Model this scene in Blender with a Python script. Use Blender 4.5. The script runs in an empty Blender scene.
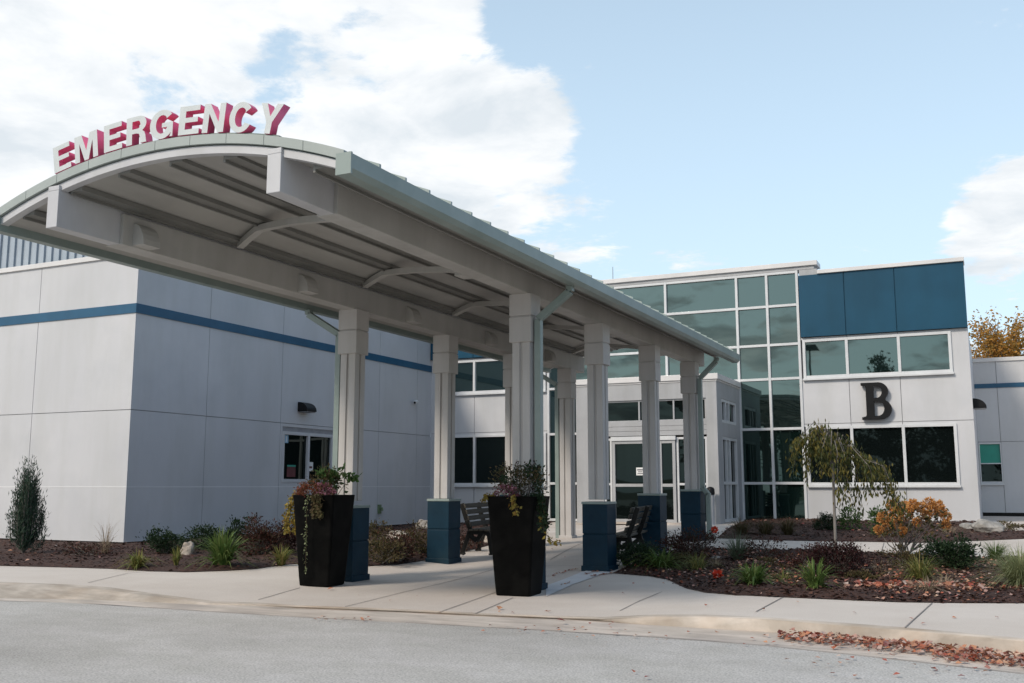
import bpy, bmesh, math, random
from mathutils import Vector, Matrix, noise
from mathutils.geometry import delaunay_2d_cdt
random.seed(7)
R = math.radians
SC = bpy.context.scene
COL = SC.collection
# ------------------------------------------------------------------ camera maths (used to take real positions off the photo)
F = 996.0; HC = 1.3
TH = math.atan(144.5 / F)
YAW = math.atan(480 / math.hypot(F, 144.5))
FW = Vector((-math.sin(YAW)*math.cos(TH), math.cos(YAW)*math.cos(TH), math.sin(TH)))
RT = Vector((math.cos(YAW), math.sin(YAW), 0))
UP = Vector((math.sin(YAW)*math.sin(TH), -math.cos(YAW)*math.sin(TH), math.cos(TH)))

def ray(px, py): return FW + RT*((px-512)/F) - UP*((py-341.5)/F)

def lerp(a, b, t): return a + (b-a)*t
def clamp(v, a=0., b=1.): return max(a, min(b, v))
def sst(a, b, v):
    t = clamp((v-a)/(b-a)); return t*t*(3-2*t)

def gz0(x, y):                    # the site rises gently towards the entrance and to the right
    return 0.30*clamp((y-14)/15)*clamp((x+17)/9)

def G(px, py, z=None):            # a point of the ground seen at a pixel
    d = ray(px, py); zz = 0 if z is None else z
    for _ in range(8):
        t = (zz-HC)/d.z; x, y = d.x*t, d.y*t
        if z is None: zz = gz(x, y)
    return Vector((x, y, zz))
def scl(p):                       # metres per pixel at a point
    return (Vector(p)-Vector((0, 0, HC))).dot(FW)/F

# ------------------------------------------------------------------ materials
M = {}
def new_mat(name):
    m = bpy.data.materials.new(name); m.use_nodes = True
    nt = m.node_tree; b = nt.nodes['Principled BSDF']
    M[name] = m
    return m, nt, b
def N(nt, t, **kw):
    n = nt.nodes.new(t)
    for k, v in kw.items():
        if k in n.inputs: n.inputs[k].default_value = v
        else: setattr(n, k, v)
    return n
def noisy(name, c1, c2, scale=3., rough=.6, detail=5., bump=0., bscale=None, c3=None, s3=.4, metal=0., spec=.5, stretch=None, lo=.35, hi=.65, coat=0., bdist=.01):
    m, nt, b = new_mat(name); L = nt.links
    tc = N(nt, 'ShaderNodeTexCoord'); src = tc.outputs['Object']
    if stretch:
        mp = N(nt, 'ShaderNodeMapping'); mp.inputs['Scale'].default_value = stretch
        L.new(src, mp.inputs['Vector']); src2 = mp.outputs['Vector']
    else: src2 = src
    n = N(nt, 'ShaderNodeTexNoise'); n.inputs['Scale'].default_value = scale; n.inputs['Detail'].default_value = detail; n.inputs['Roughness'].default_value = .6
    L.new(src2, n.inputs['Vector'])
    r = N(nt, 'ShaderNodeValToRGB'); r.color_ramp.elements[0].position = lo; r.color_ramp.elements[1].position = hi
    r.color_ramp.elements[0].color = (*c1, 1); r.color_ramp.elements[1].color = (*c2, 1)
    L.new(n.outputs['Fac'], r.inputs['Fac']); out = r.outputs['Color']
    if c3:
        n3 = N(nt, 'ShaderNodeTexNoise'); n3.inputs['Scale'].default_value = s3; n3.inputs['Detail'].default_value = 6
        L.new(src, n3.inputs['Vector'])
        r3 = N(nt, 'ShaderNodeValToRGB'); r3.color_ramp.elements[0].position = .48; r3.color_ramp.elements[1].position = .68
        mx = N(nt, 'ShaderNodeMix', data_type='RGBA')
        L.new(n3.outputs['Fac'], r3.inputs['Fac']); L.new(r3.outputs['Color'], mx.inputs['Factor'])
        L.new(out, mx.inputs['A']); mx.inputs['B'].default_value = (*c3, 1); out = mx.outputs['Result']
    L.new(out, b.inputs['Base Color'])
    b.inputs['Roughness'].default_value = rough; b.inputs['Metallic'].default_value = metal
    b.inputs['Specular IOR Level'].default_value = spec; b.inputs['Coat Weight'].default_value = coat
    if bump:
        nb = N(nt, 'ShaderNodeTexNoise'); nb.inputs['Scale'].default_value = bscale or scale*4; nb.inputs['Detail'].default_value = 5
        L.new(src, nb.inputs['Vector'])
        bp = N(nt, 'ShaderNodeBump'); bp.inputs['Strength'].default_value = bump; bp.inputs['Distance'].default_value = bdist
        L.new(nb.outputs['Fac'], bp.inputs['Height']); L.new(bp.outputs['Normal'], b.inputs['Normal'])
    return m
def leafy(name, cols, rough=.6, trans=.25):
    m, nt, b = new_mat(name); L = nt.links
    g = N(nt, 'ShaderNodeNewGeometry'); r = N(nt, 'ShaderNodeValToRGB')
    el = r.color_ramp.elements
    while len(el) < len(cols): el.new(.5)
    for i, c in enumerate(cols):
        el[i].position = i/(len(cols)-1); el[i].color = (*c, 1)
    L.new(g.outputs['Random Per Island'], r.inputs['Fac']); L.new(r.outputs['Color'], b.inputs['Base Color'])
    b.inputs['Roughness'].default_value = rough; b.inputs['Specular IOR Level'].default_value = .25
    if trans:
        t = N(nt, 'ShaderNodeBsdfTranslucent'); L.new(r.outputs['Color'], t.inputs['Color'])
        mx = N(nt, 'ShaderNodeMixShader'); mx.inputs[0].default_value = trans
        L.new(b.outputs[0], mx.inputs[1]); L.new(t.outputs[0], mx.inputs[2])
        L.new(mx.outputs[0], nt.nodes['Material Output'].inputs['Surface'])
    return m

noisy('wall_panel', (.50, .505, .52), (.56, .56, .572), scale=.7, rough=.55, bump=.15, bscale=60, bdist=.002, c3=(.48, .485, .50), s3=.35)
noisy('wall_joint', (.24, .24, .25), (.30, .30, .31), scale=5)
noisy('dark_void', (.03, .03, .032), (.05, .05, .052), scale=5)
noisy('trim_white', (.68, .68, .68), (.76, .76, .76), scale=1.5, rough=.45)
noisy('coping', (.60, .59, .58), (.70, .68, .67), scale=.8, rough=.4)
noisy('blue_band', (.008, .070, .140), (.012, .090, .175), scale=1.2, rough=.4)
noisy('blue_panel', (.007, .055, .100), (.010, .070, .125), scale=.6, rough=.4, bump=.05, bscale=1.5, spec=.25)
noisy('plinth_blue', (.003, .021, .038), (.005, .030, .053), scale=3, rough=.5, c3=(.010, .030, .044), s3=2., spec=.18)
noisy('sage', (.20, .25, .23), (.245, .295, .275), scale=2, rough=.38)
noisy('sage_light', (.31, .345, .325), (.36, .395, .375), scale=1.5, rough=.42)
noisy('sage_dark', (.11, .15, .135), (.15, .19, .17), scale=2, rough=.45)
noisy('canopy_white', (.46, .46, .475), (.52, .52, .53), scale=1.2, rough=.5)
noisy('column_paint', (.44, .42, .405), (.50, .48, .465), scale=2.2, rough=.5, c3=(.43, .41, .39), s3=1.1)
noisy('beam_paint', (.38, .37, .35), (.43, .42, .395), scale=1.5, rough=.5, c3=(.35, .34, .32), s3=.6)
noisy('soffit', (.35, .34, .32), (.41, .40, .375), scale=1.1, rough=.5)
noisy('purlin', (.17, .17, .155), (.205, .20, .185), scale=2, rough=.45)
noisy('roof_metal', (.30, .36, .34), (.35, .41, .39), scale=2, rough=.35)
noisy('letter_face', (.50, .53, .525), (.57, .60, .595), scale=3, rough=.4)
noisy('letter_edge', (.82, .11, .25), (.88, .15, .30), scale=3, rough=.35)
noisy('black_metal', (.006, .006, .0065), (.010, .010, .011), scale=4, rough=.45, spec=.2)
noisy('dark_bronze', (.010, .010, .009), (.018, .017, .015), scale=3, rough=.5, spec=.2)
noisy('pot_black', (.002, .002, .002), (.004, .004, .0037), scale=6, rough=.5, bump=.1, bscale=20, c3=(.006, .0058, .0055), s3=3., spec=.05)
noisy('frame_white', (.56, .57, .58), (.64, .65, .655), scale=2, rough=.35)
noisy('siding', (.34, .345, .355), (.40, .405, .415), scale=1.1, rough=.5)
noisy('cladding', (.33, .38, .43), (.39, .44, .49), scale=1., rough=.4)
noisy('kerb', (.42, .36, .30), (.58, .51, .44), scale=2.2, rough=.85, bump=.3, bscale=80, c3=(.44, .34, .25), s3=.9, bdist=.004)
noisy('gutter_pan', (.52, .45, .39), (.62, .55, .485), scale=2., rough=.85, bump=.3, bscale=80, c3=(.42, .37, .33), s3=1.2, bdist=.004)
noisy('new_concrete', (.56, .56, .56), (.64, .64, .64), scale=1.5, rough=.85, bump=.2, bscale=80, bdist=.004)
noisy('joint', (.17, .15, .14), (.27, .245, .225), scale=6, rough=.9)
noisy('mulch', (.026, .011, .008), (.085, .037, .024), scale=26, rough=.95, bump=1., bscale=45, bdist=.03, c3=(.045, .022, .016), s3=2)
noisy('field', (.05, .07, .03), (.09, .10, .05), scale=.4, rough=.95)
noisy('rock', (.20, .19, .175), (.42, .40, .37), scale=5, rough=.9, bump=.6, bscale=14, bdist=.02)
noisy('rock_tan', (.33, .28, .23), (.52, .46, .40), scale=5, rough=.9, bump=.6, bscale=14, bdist=.02)
noisy('bark', (.10, .085, .07), (.22, .20, .18), scale=18, rough=.9, bump=.6, stretch=(1, 1, .2))
noisy('bark_pale', (.15, .135, .12), (.25, .23, .21), scale=18, rough=.9, bump=.5, stretch=(1, 1, .2))
noisy('wood_weathered', (.045, .038, .028), (.10, .085, .065), scale=6, rough=.75, stretch=(1, 12, 12), bump=.2)
noisy('wood_brown', (.12, .095, .075), (.22, .18, .145), scale=6, rough=.75, stretch=(1, 12, 12), bump=.2)
noisy('yellow_wood', (.50, .34, .10), (.60, .42, .14), scale=4, rough=.6)
noisy('paper', (.70, .70, .68), (.78, .78, .77), scale=3, rough=.6)
noisy('ink', (.03, .03, .05), (.05, .05, .07), scale=3, rough=.6)
noisy('pale_blue', (.25, .42, .55), (.30, .48, .60), scale=3)
noisy('red_print', (.09, .02, .025), (.13, .03, .035), scale=3)
noisy('teal_blind', (.015, .24, .18), (.02, .28, .21), scale=2, rough=.4)
noisy('soil', (.02, .014, .01), (.04, .028, .02), scale=20, rough=.95)
noisy('steel', (.35, .36, .37), (.42, .43, .44), scale=3, rough=.35, metal=.6)
noisy('copper_green', (.10, .16, .08), (.16, .22, .12), scale=6, rough=.5)

# concrete walk: large blotches, fine grain
def concrete(name, a, b_, stain):
    m = noisy(name, a, b_, scale=.55, rough=.85, detail=8, bump=.25, bscale=70, bdist=.004, c3=stain, s3=.28)
    nt = m.node_tree; L = nt.links; bs = nt.nodes['Principled BSDF']
    src = bs.inputs['Base Color'].links[0].from_socket
    tc = N(nt, 'ShaderNodeTexCoord'); n = N(nt, 'ShaderNodeTexNoise'); n.inputs['Scale'].default_value = 90; n.inputs['Detail'].default_value = 2
    L.new(tc.outputs['Object'], n.inputs['Vector'])
    r = N(nt, 'ShaderNodeValToRGB'); r.color_ramp.elements[0].position = .3; r.color_ramp.elements[0].color = (.86, .86, .86, 1)
    r.color_ramp.elements[1].position = .6; r.color_ramp.elements[1].color = (1.03, 1.03, 1.03, 1)
    mx = N(nt, 'ShaderNodeMix', data_type='RGBA', blend_type='MULTIPLY'); mx.inputs['Factor'].default_value = 1
    L.new(n.outputs['Fac'], r.inputs['Fac']); L.new(src, mx.inputs['A']); L.new(r.outputs['Color'], mx.inputs['B'])
    L.new(mx.outputs['Result'], bs.inputs['Base Color'])
    return m
def streaks(name, sc, lo, amt):
    m = M[name]; nt = m.node_tree; L = nt.links; bs = nt.nodes['Principled BSDF']
    src = bs.inputs['Base Color'].links[0].from_socket
    tc = N(nt, 'ShaderNodeTexCoord'); mp = N(nt, 'ShaderNodeMapping'); mp.inputs['Scale'].default_value = sc; L.new(tc.outputs['Object'], mp.inputs['Vector'])
    n = N(nt, 'ShaderNodeTexNoise'); n.inputs['Scale'].default_value = 1; n.inputs['Detail'].default_value = 6; n.inputs['Roughness'].default_value = .6
    L.new(mp.outputs[0], n.inputs['Vector'])
    r = N(nt, 'ShaderNodeValToRGB'); r.color_ramp.elements[0].position = lo; r.color_ramp.elements[0].color = (amt, amt, amt*.985, 1)
    r.color_ramp.elements[1].position = lo+.2; r.color_ramp.elements[1].color = (1.02, 1.02, 1.02, 1)
    mx = N(nt, 'ShaderNodeMix', data_type='RGBA', blend_type='MULTIPLY'); mx.inputs['Factor'].default_value = 1
    L.new(n.outputs['Fac'], r.inputs['Fac']); L.new(src, mx.inputs['A']); L.new(r.outputs['Color'], mx.inputs['B']); L.new(mx.outputs['Result'], bs.inputs['Base Color'])
streaks('wall_panel', (1.6, 1.6, .3), .36, .965)
streaks('beam_paint', (4, 4, .8), .38, .94); streaks('canopy_white', (4, 4, .8), .38, .96); streaks('column_paint', (7, 7, .5), .38, .95); streaks('siding', (4, 4, .3), .38, .95)
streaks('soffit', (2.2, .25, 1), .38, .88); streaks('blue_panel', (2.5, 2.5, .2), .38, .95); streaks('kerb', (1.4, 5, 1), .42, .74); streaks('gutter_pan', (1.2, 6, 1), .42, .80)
concrete('walk', (.56, .495, .435), (.64, .58, .52), (.51, .44, .38))
m = concrete('asphalt', (.455, .435, .415), (.53, .51, .485), (.41, .39, .37))
streaks('asphalt', (.5, .9, 1), .40, .93); streaks('asphalt', (2.5, 3.5, 1), .40, .94)
for n in m.node_tree.nodes:
    if n.type == 'TEX_NOISE' and n.inputs['Scale'].default_value == 90: n.inputs['Scale'].default_value = 55
    if n.type == 'VALTORGB' and abs(n.color_ramp.elements[0].color[0]-.86) < .01: n.color_ramp.elements[0].color = (.66, .66, .66, 1); n.color_ramp.elements[1].color = (1.12, 1.12, 1.12, 1)
    if n.type == 'BUMP': n.inputs['Distance'].default_value = .008; n.inputs['Strength'].default_value = .5

def glass(name, tint, ior=2.0, base=(.004, .012, .011)):
    m, nt, b = new_mat(name)
    b.inputs['Base Color'].default_value = (*base, 1); b.inputs['Roughness'].default_value = .015
    b.inputs['IOR'].default_value = ior; b.inputs['Specular Tint'].default_value = (*tint, 1)
    tc = N(nt, 'ShaderNodeTexCoord'); n = N(nt, 'ShaderNodeTexNoise'); n.inputs['Scale'].default_value = .9; n.inputs['Detail'].default_value = 1
    bp = N(nt, 'ShaderNodeBump'); bp.inputs['Strength'].default_value = .12; bp.inputs['Distance'].default_value = .02
    nt.links.new(tc.outputs['Object'], n.inputs['Vector']); nt.links.new(n.outputs['Fac'], bp.inputs['Height']); nt.links.new(bp.outputs['Normal'], b.inputs['Normal'])
    return m
glass('glass_green', (.74, .97, .91), 2.35, base=(.006, .012, .012))
glass('glass_mid', (.66, .95, .88), 1.75, base=(.004, .010, .009))
glass('glass_dark', (.7, .95, .9), 1.38, base=(.004, .006, .006))
leafy('leaf_green', [(.035, .075, .02), (.07, .13, .035), (.05, .10, .03), (.11, .16, .05)])
leafy('leaf_dark', [(.012, .028, .012), (.03, .055, .022), (.02, .04, .018)])
leafy('leaf_conifer', [(.02, .042, .028), (.045, .08, .05), (.03, .06, .04), (.06, .095, .055)], trans=.1)
leafy('leaf_red', [(.05, .018, .014), (.10, .035, .025), (.035, .02, .014), (.06, .05, .025)])
leafy('leaf_burgundy', [(.025, .010, .012), (.06, .02, .02), (.02, .018, .012)])
leafy('leaf_willow', [(.04, .052, .016), (.07, .085, .026), (.19, .15, .035), (.055, .065, .02), (.035, .045, .016)])
leafy('leaf_orange', [(.40, .20, .045), (.58, .30, .07), (.48, .24, .05), (.30, .19, .05), (.22, .17, .06)], trans=.35)
leafy('bloom_orange', [(.46, .18, .05), (.66, .33, .10), (.58, .26, .07), (.70, .42, .18), (.34, .15, .05)], trans=.3)
leafy('bloom_red', [(.17, .045, .03), (.26, .075, .045), (.12, .04, .025), (.20, .10, .045), (.09, .06, .025)])
leafy('bloom_pink', [(.26, .09, .13), (.38, .17, .23), (.18, .06, .07), (.14, .10, .05)])
leafy('leaf_gold', [(.22, .16, .03), (.32, .24, .05), (.14, .13, .03), (.26, .13, .03)])
leafy('leaf_olive', [(.05, .05, .02), (.10, .09, .035), (.07, .045, .025), (.15, .11, .05)])
leafy('leaf_variegated', [(.08, .11, .05), (.30, .33, .18), (.12, .15, .07)])
leafy('blade_green', [(.05, .10, .02), (.10, .17, .04), (.16, .20, .06), (.07, .12, .03)])
leafy('blade_yellow', [(.16, .18, .05), (.26, .24, .07), (.10, .14, .04), (.30, .22, .08)])
leafy('blade_pale', [(.16, .20, .09), (.26, .29, .14), (.34, .34, .18), (.12, .16, .07)])
leafy('blade_blue', [(.10, .14, .09), (.18, .22, .14), (.13, .17, .11)])
leafy('blade_tan', [(.24, .18, .12), (.38, .30, .21), (.30, .22, .15)])
leafy('litter', [(.30, .07, .05), (.42, .15, .08), (.50, .26, .15), (.22, .05, .045), (.55, .38, .28), (.34, .10, .07), (.52, .42, .36), (.28, .12, .10)], trans=.1)
leafy('litter_red', [(.26, .03, .03), (.42, .10, .05), (.20, .05, .04)], trans=.1)
leafy('chips', [(.018, .009, .007), (.075, .032, .022), (.04, .018, .013), (.11, .055, .038), (.03, .015, .012)], trans=0)
leafy('far_leaf', [(.02, .035, .012), (.05, .07, .02), (.035, .05, .018)])

# ------------------------------------------------------------------ mesh helpers
class MB:
    def __init__(s): s.v = []; s.f = []; s.m = []
    def add(s, vs, fs, mi=0):
        o = len(s.v); s.v += [tuple(v) for v in vs]
        for f in fs: s.f.append([i+o for i in f]); s.m.append(mi)
    def box(s, x0, x1, y0, y1, z0, z1, mi=0):
        if x0 > x1: x0, x1 = x1, x0
        if y0 > y1: y0, y1 = y1, y0
        if z0 > z1: z0, z1 = z1, z0
        s.add([(x0,y0,z0),(x1,y0,z0),(x1,y1,z0),(x0,y1,z0),(x0,y0,z1),(x1,y0,z1),(x1,y1,z1),(x0,y1,z1)],
              [(0,3,2,1),(4,5,6,7),(0,1,5,4),(1,2,6,5),(2,3,7,6),(3,0,4,7)], mi)
    def taper(s, x, y, z0, z1, a0, b0, a1, b1, mi=0):   # box with half sizes a0,b0 below and a1,b1 above
        s.add([(x-a0,y-b0,z0),(x+a0,y-b0,z0),(x+a0,y+b0,z0),(x-a0,y+b0,z0),(x-a1,y-b1,z1),(x+a1,y-b1,z1),(x+a1,y+b1,z1),(x-a1,y+b1,z1)],
              [(0,3,2,1),(4,5,6,7),(0,1,5,4),(1,2,6,5),(2,3,7,6),(3,0,4,7)], mi)
    def bar(s, a, b, w, h, mi=0, up=(0,0,1)):           # rectangular bar between two points
        a = Vector(a); b = Vector(b); d = (b-a).normalized(); u = Vector(up)
        sd = d.cross(u)
        if sd.length < 1e-4: sd = d.cross(Vector((0, 1, 0)))
        sd.normalize(); u = sd.cross(d).normalized(); sd *= w/2; u *= h/2
        s.add([a-sd-u,a+sd-u,a+sd+u,a-sd+u,b-sd-u,b+sd-u,b+sd+u,b-sd+u],
              [(0,1,2,3),(7,6,5,4),(0,4,5,1),(1,5,6,2),(2,6,7,3),(3,7,4,0)], mi)
    def tube(s, pts, rads, n=6, mi=0, cap=True):
        pts = [Vector(p) for p in pts]; rings = []
        if not hasattr(rads, '__len__'): rads = [rads]*len(pts)
        for i, p in enumerate(pts):
            d = (pts[min(i+1, len(pts)-1)]-pts[max(i-1, 0)]).normalized()
            u = Vector((0, 0, 1)) if abs(d.z) < .9 else Vector((1, 0, 0))
            a = d.cross(u).normalized(); b = d.cross(a)
            rings.append([p+(a*math.cos(2*math.pi*k/n)+b*math.sin(2*math.pi*k/n))*rads[i] for k in range(n)])
        vs = [v for r in rings for v in r]; fs = []
        for i in range(len(pts)-1):
            for k in range(n):
                fs.append((i*n+k, i*n+(k+1) % n, (i+1)*n+(k+1) % n, (i+1)*n+k))
        if cap: fs.append(tuple(range(n))); fs.append(tuple(range(len(vs)-1, len(vs)-n-1, -1)))
        s.add(vs, fs, mi)
    def prism(s, poly, d, mi=0):                         # closed 3-D polygon swept by vector d
        n = len(poly); d = Vector(d); p = [Vector(q) for q in poly]
        s.add(p+[q+d for q in p], [tuple(range(n))[::-1], tuple(range(n, 2*n))]+[(i, (i+1) % n, (i+1) % n+n, i+n) for i in range(n)], mi)
    def leaf(s, p, d, w, l, mi=0, nrm=None):             # a folded diamond leaf
        d = Vector(d).normalized(); r = Vector((random.gauss(0,1), random.gauss(0,1), random.gauss(0,1))) if nrm is None else Vector(nrm)
        a = d.cross(r)
        if a.length < 1e-5: a = Vector((1, 0, 0))
        a.normalize(); n = a.cross(d); p = Vector(p)
        s.add([p, p+d*l*.5+a*w*.5+n*w*.15, p+d*l, p+d*l*.5-a*w*.5+n*w*.15], [(0,1,2),(0,2,3)], mi)
    def blade(s, p, az, h, lean, w, mi=0, seg=4, droop=1.):
        p = Vector(p); o = Vector((math.cos(az), math.sin(az), 0)); a = Vector((-math.sin(az), math.cos(az), 0))
        tw = random.uniform(-.8, .8); a = (a*math.cos(tw)+o*math.sin(tw)); vs = []
        for i in range(seg+1):
            t = i/seg; q = p+o*lean*(t**1.7)+Vector((0, 0, h*(t-.28*droop*t*t*t*(lean/h+.3)*1.8)))
            ww = w*(1-t**2)*.5+.0006
            vs += [q-a*ww, q+a*ww]
        s.add(vs, [(2*i, 2*i+1, 2*i+3, 2*i+2) for i in range(seg)], mi)
    def build(s, name, mat, parent=None, local=False, smooth=False, bevel=0., origin=None):
        me = bpy.data.meshes.new(name)
        off = Vector((0, 0, 0))
        if parent is not None and not local:
            p = parent
            while p: off += p.location; p = p.parent
        if origin is not None: off = Vector(origin)
        me.from_pydata([tuple(Vector(v)-off) for v in s.v], [], s.f)
        mats = mat if isinstance(mat, (list, tuple)) else [mat]
        for q in mats: me.materials.append(M[q])
        me.polygons.foreach_set('material_index', s.m)
        if smooth: me.polygons.foreach_set('use_smooth', [True]*len(me.polygons))
        me.update()
        o = bpy.data.objects.new(name, me); COL.objects.link(o)
        if parent is not None: o.parent = parent
        if origin is not None: o.location = origin
        if bevel:
            b = o.modifiers.new('Bevel', 'BEVEL'); b.width = bevel; b.segments = 2; b.limit_method = 'ANGLE'; b.harden_normals = False
        return o
def tag(o, label=None, cat=None, group=None, kind=None):
    if label: o['label'] = label
    if cat: o['category'] = cat
    if group: o['group'] = group
    if kind: o['kind'] = kind
    return o
def empty(name, loc, label, cat, group=None, rz=0.):
    o = bpy.data.objects.new(name, None); COL.objects.link(o); o.location = loc; o.rotation_euler = (0, 0, rz); o.empty_display_size = .2
    return tag(o, label, cat, group)
def copy_tree(o, parent=None):
    c = o.copy(); COL.objects.link(c); c.parent = parent
    for ch in list(o.children): copy_tree(ch, c)
    return c

def sheet(name, mat, poly, zf, step, kind='structure', bump=None, holes=(), extra=None):
    # a ground sheet filling a plan polygon with a fine triangulation that follows zf(x, y)
    P = []; n = len(poly)
    for i in range(n):
        a = Vector(poly[i][:2]); b = Vector(poly[(i+1) % n][:2]); k = max(1, int((b-a).length/step))
        for j in range(k): P.append(a.lerp(b, j/k))
    nb = len(P); E = [(i, (i+1) % nb) for i in range(nb)]
    xs = [p.x for p in P]; ys = [p.y for p in P]
    def inside(x, y):
        c = False; j = nb-1
        for i in range(nb):
            if (P[i].y > y) != (P[j].y > y) and x < (P[j].x-P[i].x)*(y-P[i].y)/(P[j].y-P[i].y)+P[i].x: c = not c
            j = i
        return c
    x = min(xs)+step/2
    while x < max(xs):
        y = min(ys)+step/2
        while y < max(ys):
            q = Vector((x+random.uniform(-.25, .25)*step, y+random.uniform(-.25, .25)*step))
            if inside(q.x, q.y): P.append(q)
            y += step
        x += step
    r = delaunay_2d_cdt(P, E, [list(range(nb))], 1, 1e-4)
    mb = MB(); V = [Vector((v.x, v.y, zf(v.x, v.y)+(bump(v.x, v.y) if bump else 0))) for v in r[0]]
    mb.add(V, [tuple(f) for f in r[2]])
    o = mb.build(name, mat, smooth=bool(bump)); me = o.data
    if me.polygons and sum(p.normal.z for p in me.polygons) < 0: me.flip_normals()
    o['kind'] = kind
    return o, inside

# panelled wall facing -Y ('y') or +X ('x'): real reveals between panels, openings left free
def panel_wall(mb, face, pos, a0, a1, z0, z1, ajoints=(), zjoints=(), holes=(), t=.12, gap=.016):
    ac = {a0, a1}; zc = {z0, z1}; aj = set(ajoints); zj = set(zjoints)
    for h in holes: ac |= {h[0], h[1]}; zc |= {h[2], h[3]}
    ac = sorted(c for c in ac | aj if a0 <= c <= a1); zc = sorted(c for c in zc | zj if z0 <= c <= z1)
    for i in range(len(ac)-1):
        for j in range(len(zc)-1):
            ca = (ac[i]+ac[i+1])/2; cz = (zc[j]+zc[j+1])/2
            if any(h[0] < ca < h[1] and h[2] < cz < h[3] for h in holes): continue
            A0, A1, Z0, Z1 = ac[i], ac[i+1], zc[j], zc[j+1]
            g = gap/2
            p0, p1 = A0+(g if A0 in aj else 0), A1-(g if A1 in aj else 0)
            q0, q1 = Z0+(g if Z0 in zj else 0), Z1-(g if Z1 in zj else 0)
            if face == 'y':
                mb.box(p0, p1, pos, pos+.03, q0, q1, 0); mb.box(A0, A1, pos+.03, pos+t, Z0, Z1, 1)
            else:
                mb.box(pos-.03, pos, p0, p1, q0, q1, 0); mb.box(pos-t, pos-.03, A0, A1, Z0, Z1, 1)

def window(parent, face, pos, acuts, zcuts, fw=.06, depth=.07, glassmat='glass_green', name='window', out=.02, skip=(), sill=0., glass_mats=None, framemat='frame_white'):
    fr = MB(); gl = MB()
    A0, A1, Z0, Z1 = acuts[0], acuts[-1], zcuts[0], zcuts[-1]
    def bx(m, a0, a1, z0, z1, o0, o1, mi=0):
        if face == 'y': m.box(a0, a1, pos-o1, pos-o0, z0, z1, mi)
        else: m.box(pos+o0, pos+o1, a0, a1, z0, z1, mi)
    h = fw/2
    for a in acuts:                                      # verticals run through
        a_ = clamp(a, A0+h, A1-h); bx(fr, a_-h, a_+h, Z0, Z1, -depth, out)
    for z in zcuts:
        z_ = clamp(z, Z0+h, Z1-h)
        for i in range(len(acuts)-1):
            l = clamp(acuts[i], A0+h, A1-h)+h; r = clamp(acuts[i+1], A0+h, A1-h)-h
            bx(fr, l, r, z_-h, z_+h, -depth, out-.004)
    if sill: bx(fr, A0-.02, A1+.02, Z0-sill, Z0-.001, -depth, out+.05)
    for i in range(len(acuts)-1):
        for j in range(len(zcuts)-1):
            a0, a1, z0, z1 = acuts[i]+h*.5, acuts[i+1]-h*.5, zcuts[j]+h*.5, zcuts[j+1]-h*.5
            t = [random.uniform(-.0035, .0035)*(a1-a0), random.uniform(-.002, .002)*(z1-z0)]
            c = [(-t[0]-t[1]), (t[0]-t[1]), (t[0]+t[1]), (-t[0]+t[1])]
            base = -depth+.03
            q = [(a0, z0), (a1, z0), (a1, z1), (a0, z1)]
            if face == 'y': f1 = [(a, pos-base-k, z) for (a, z), k in zip(q, c)]; d = (0, .012, 0)
            else: f1 = [(pos+base+k, a, z) for (a, z), k in zip(q, c)]; d = (-.012, 0, 0)
            mi = glass_mats[j] if glass_mats else 0
            gl.prism(f1, d, mi)
    f = fr.build(name, framemat, parent, bevel=.004)
    gm = glassmat if isinstance(glassmat, list) else [glassmat]
    g = gl.build('glass_pane', gm, f, local=False)
    # child of a part that sits at its parent's origin
    return f

# ------------------------------------------------------------------ GROUND
tag(MB(), None) if False else None
g = MB(); g.add([(-900, -900, -.32), (900, -900, -.32), (900, 900, -.32), (-900, 900, -.32)], [(0, 1, 2, 3)])
g.build('ground', 'field')['kind'] = 'structure'
# stations of the kerb: (px, y road edge, y gutter/face, y top, z top)
ZR = -.13
ST = [(-260, 590, 588, 574, 0.), (-120, 595, 593, 578.5, 0.), (0, 601, 598, 583.5, 0.), (60, 602.5, 599, 585.5, -.01), (100, 604.5, 600, 588.5, -.025), (160, 608.5, 602.5, 597, -.06), (207, 611.5, 605, 602.8, -.098),
      (256, 614.5, 605.5, 604.5, -.105), (296, 617, 608, 607, -.105), (400, 622.5, 612, 611, -.105), (481, 627, 616, 615, -.105), (560, 631.5, 619, 618, -.105),
      (600, 634, 621, 619, -.09), (650, 637, 625, 616.5, -.045), (700, 640.5, 628, 616.5, -.015), (768, 646, 631.5, 619.5, 0.), (900, 660, 644, 629.5, 0.), (1024, 674, 655, 641, 0.), (1150, 690, 668, 654, 0.), (1320, 712, 688, 672, 0.)]
RE = [G(s[0], s[1], ZR) for s in ST]; GF = [G(s[0], s[2], ZR+.012) for s in ST]; KT = [G(s[0], s[3], s[4]) for s in ST]
# extend both ends sideways
def ext(L):
    a = L[0]+(L[0]-L[1]).normalized()*30; b = L[-1]+(L[-1]-L[-2]).normalized()*30; return [a]+L+[b]
RE, GF, KT = ext(RE), ext(GF), ext(KT)
KB = []                                                     # back edge of the kerb top
for i, p in enumerate(KT):
    d = (KT[min(i+1, len(KT)-1)]-KT[max(i-1, 0)]); nrm = Vector((-d.y, d.x, 0)).normalized()
    KB.append(Vector((p.x+nrm.x*.16, p.y+nrm.y*.16, p.z+.002)))
mb = MB(); n = len(RE)
mb.add([Vector((p.x, p.y-.02, ZR-.004)) for p in RE]+[Vector((p.x, p.y+.01, ZR+.012)) for p in GF], [(i, i+1, n+i+1, n+i) for i in range(n-1)], 0)
mb.build('gutter_pan', 'gutter_pan')['kind'] = 'structure'
mb = MB()
mid = [GF[i].lerp(KT[i], .8)+Vector((0, 0, (KT[i].z-GF[i].z)*.14)) for i in range(n)]
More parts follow.
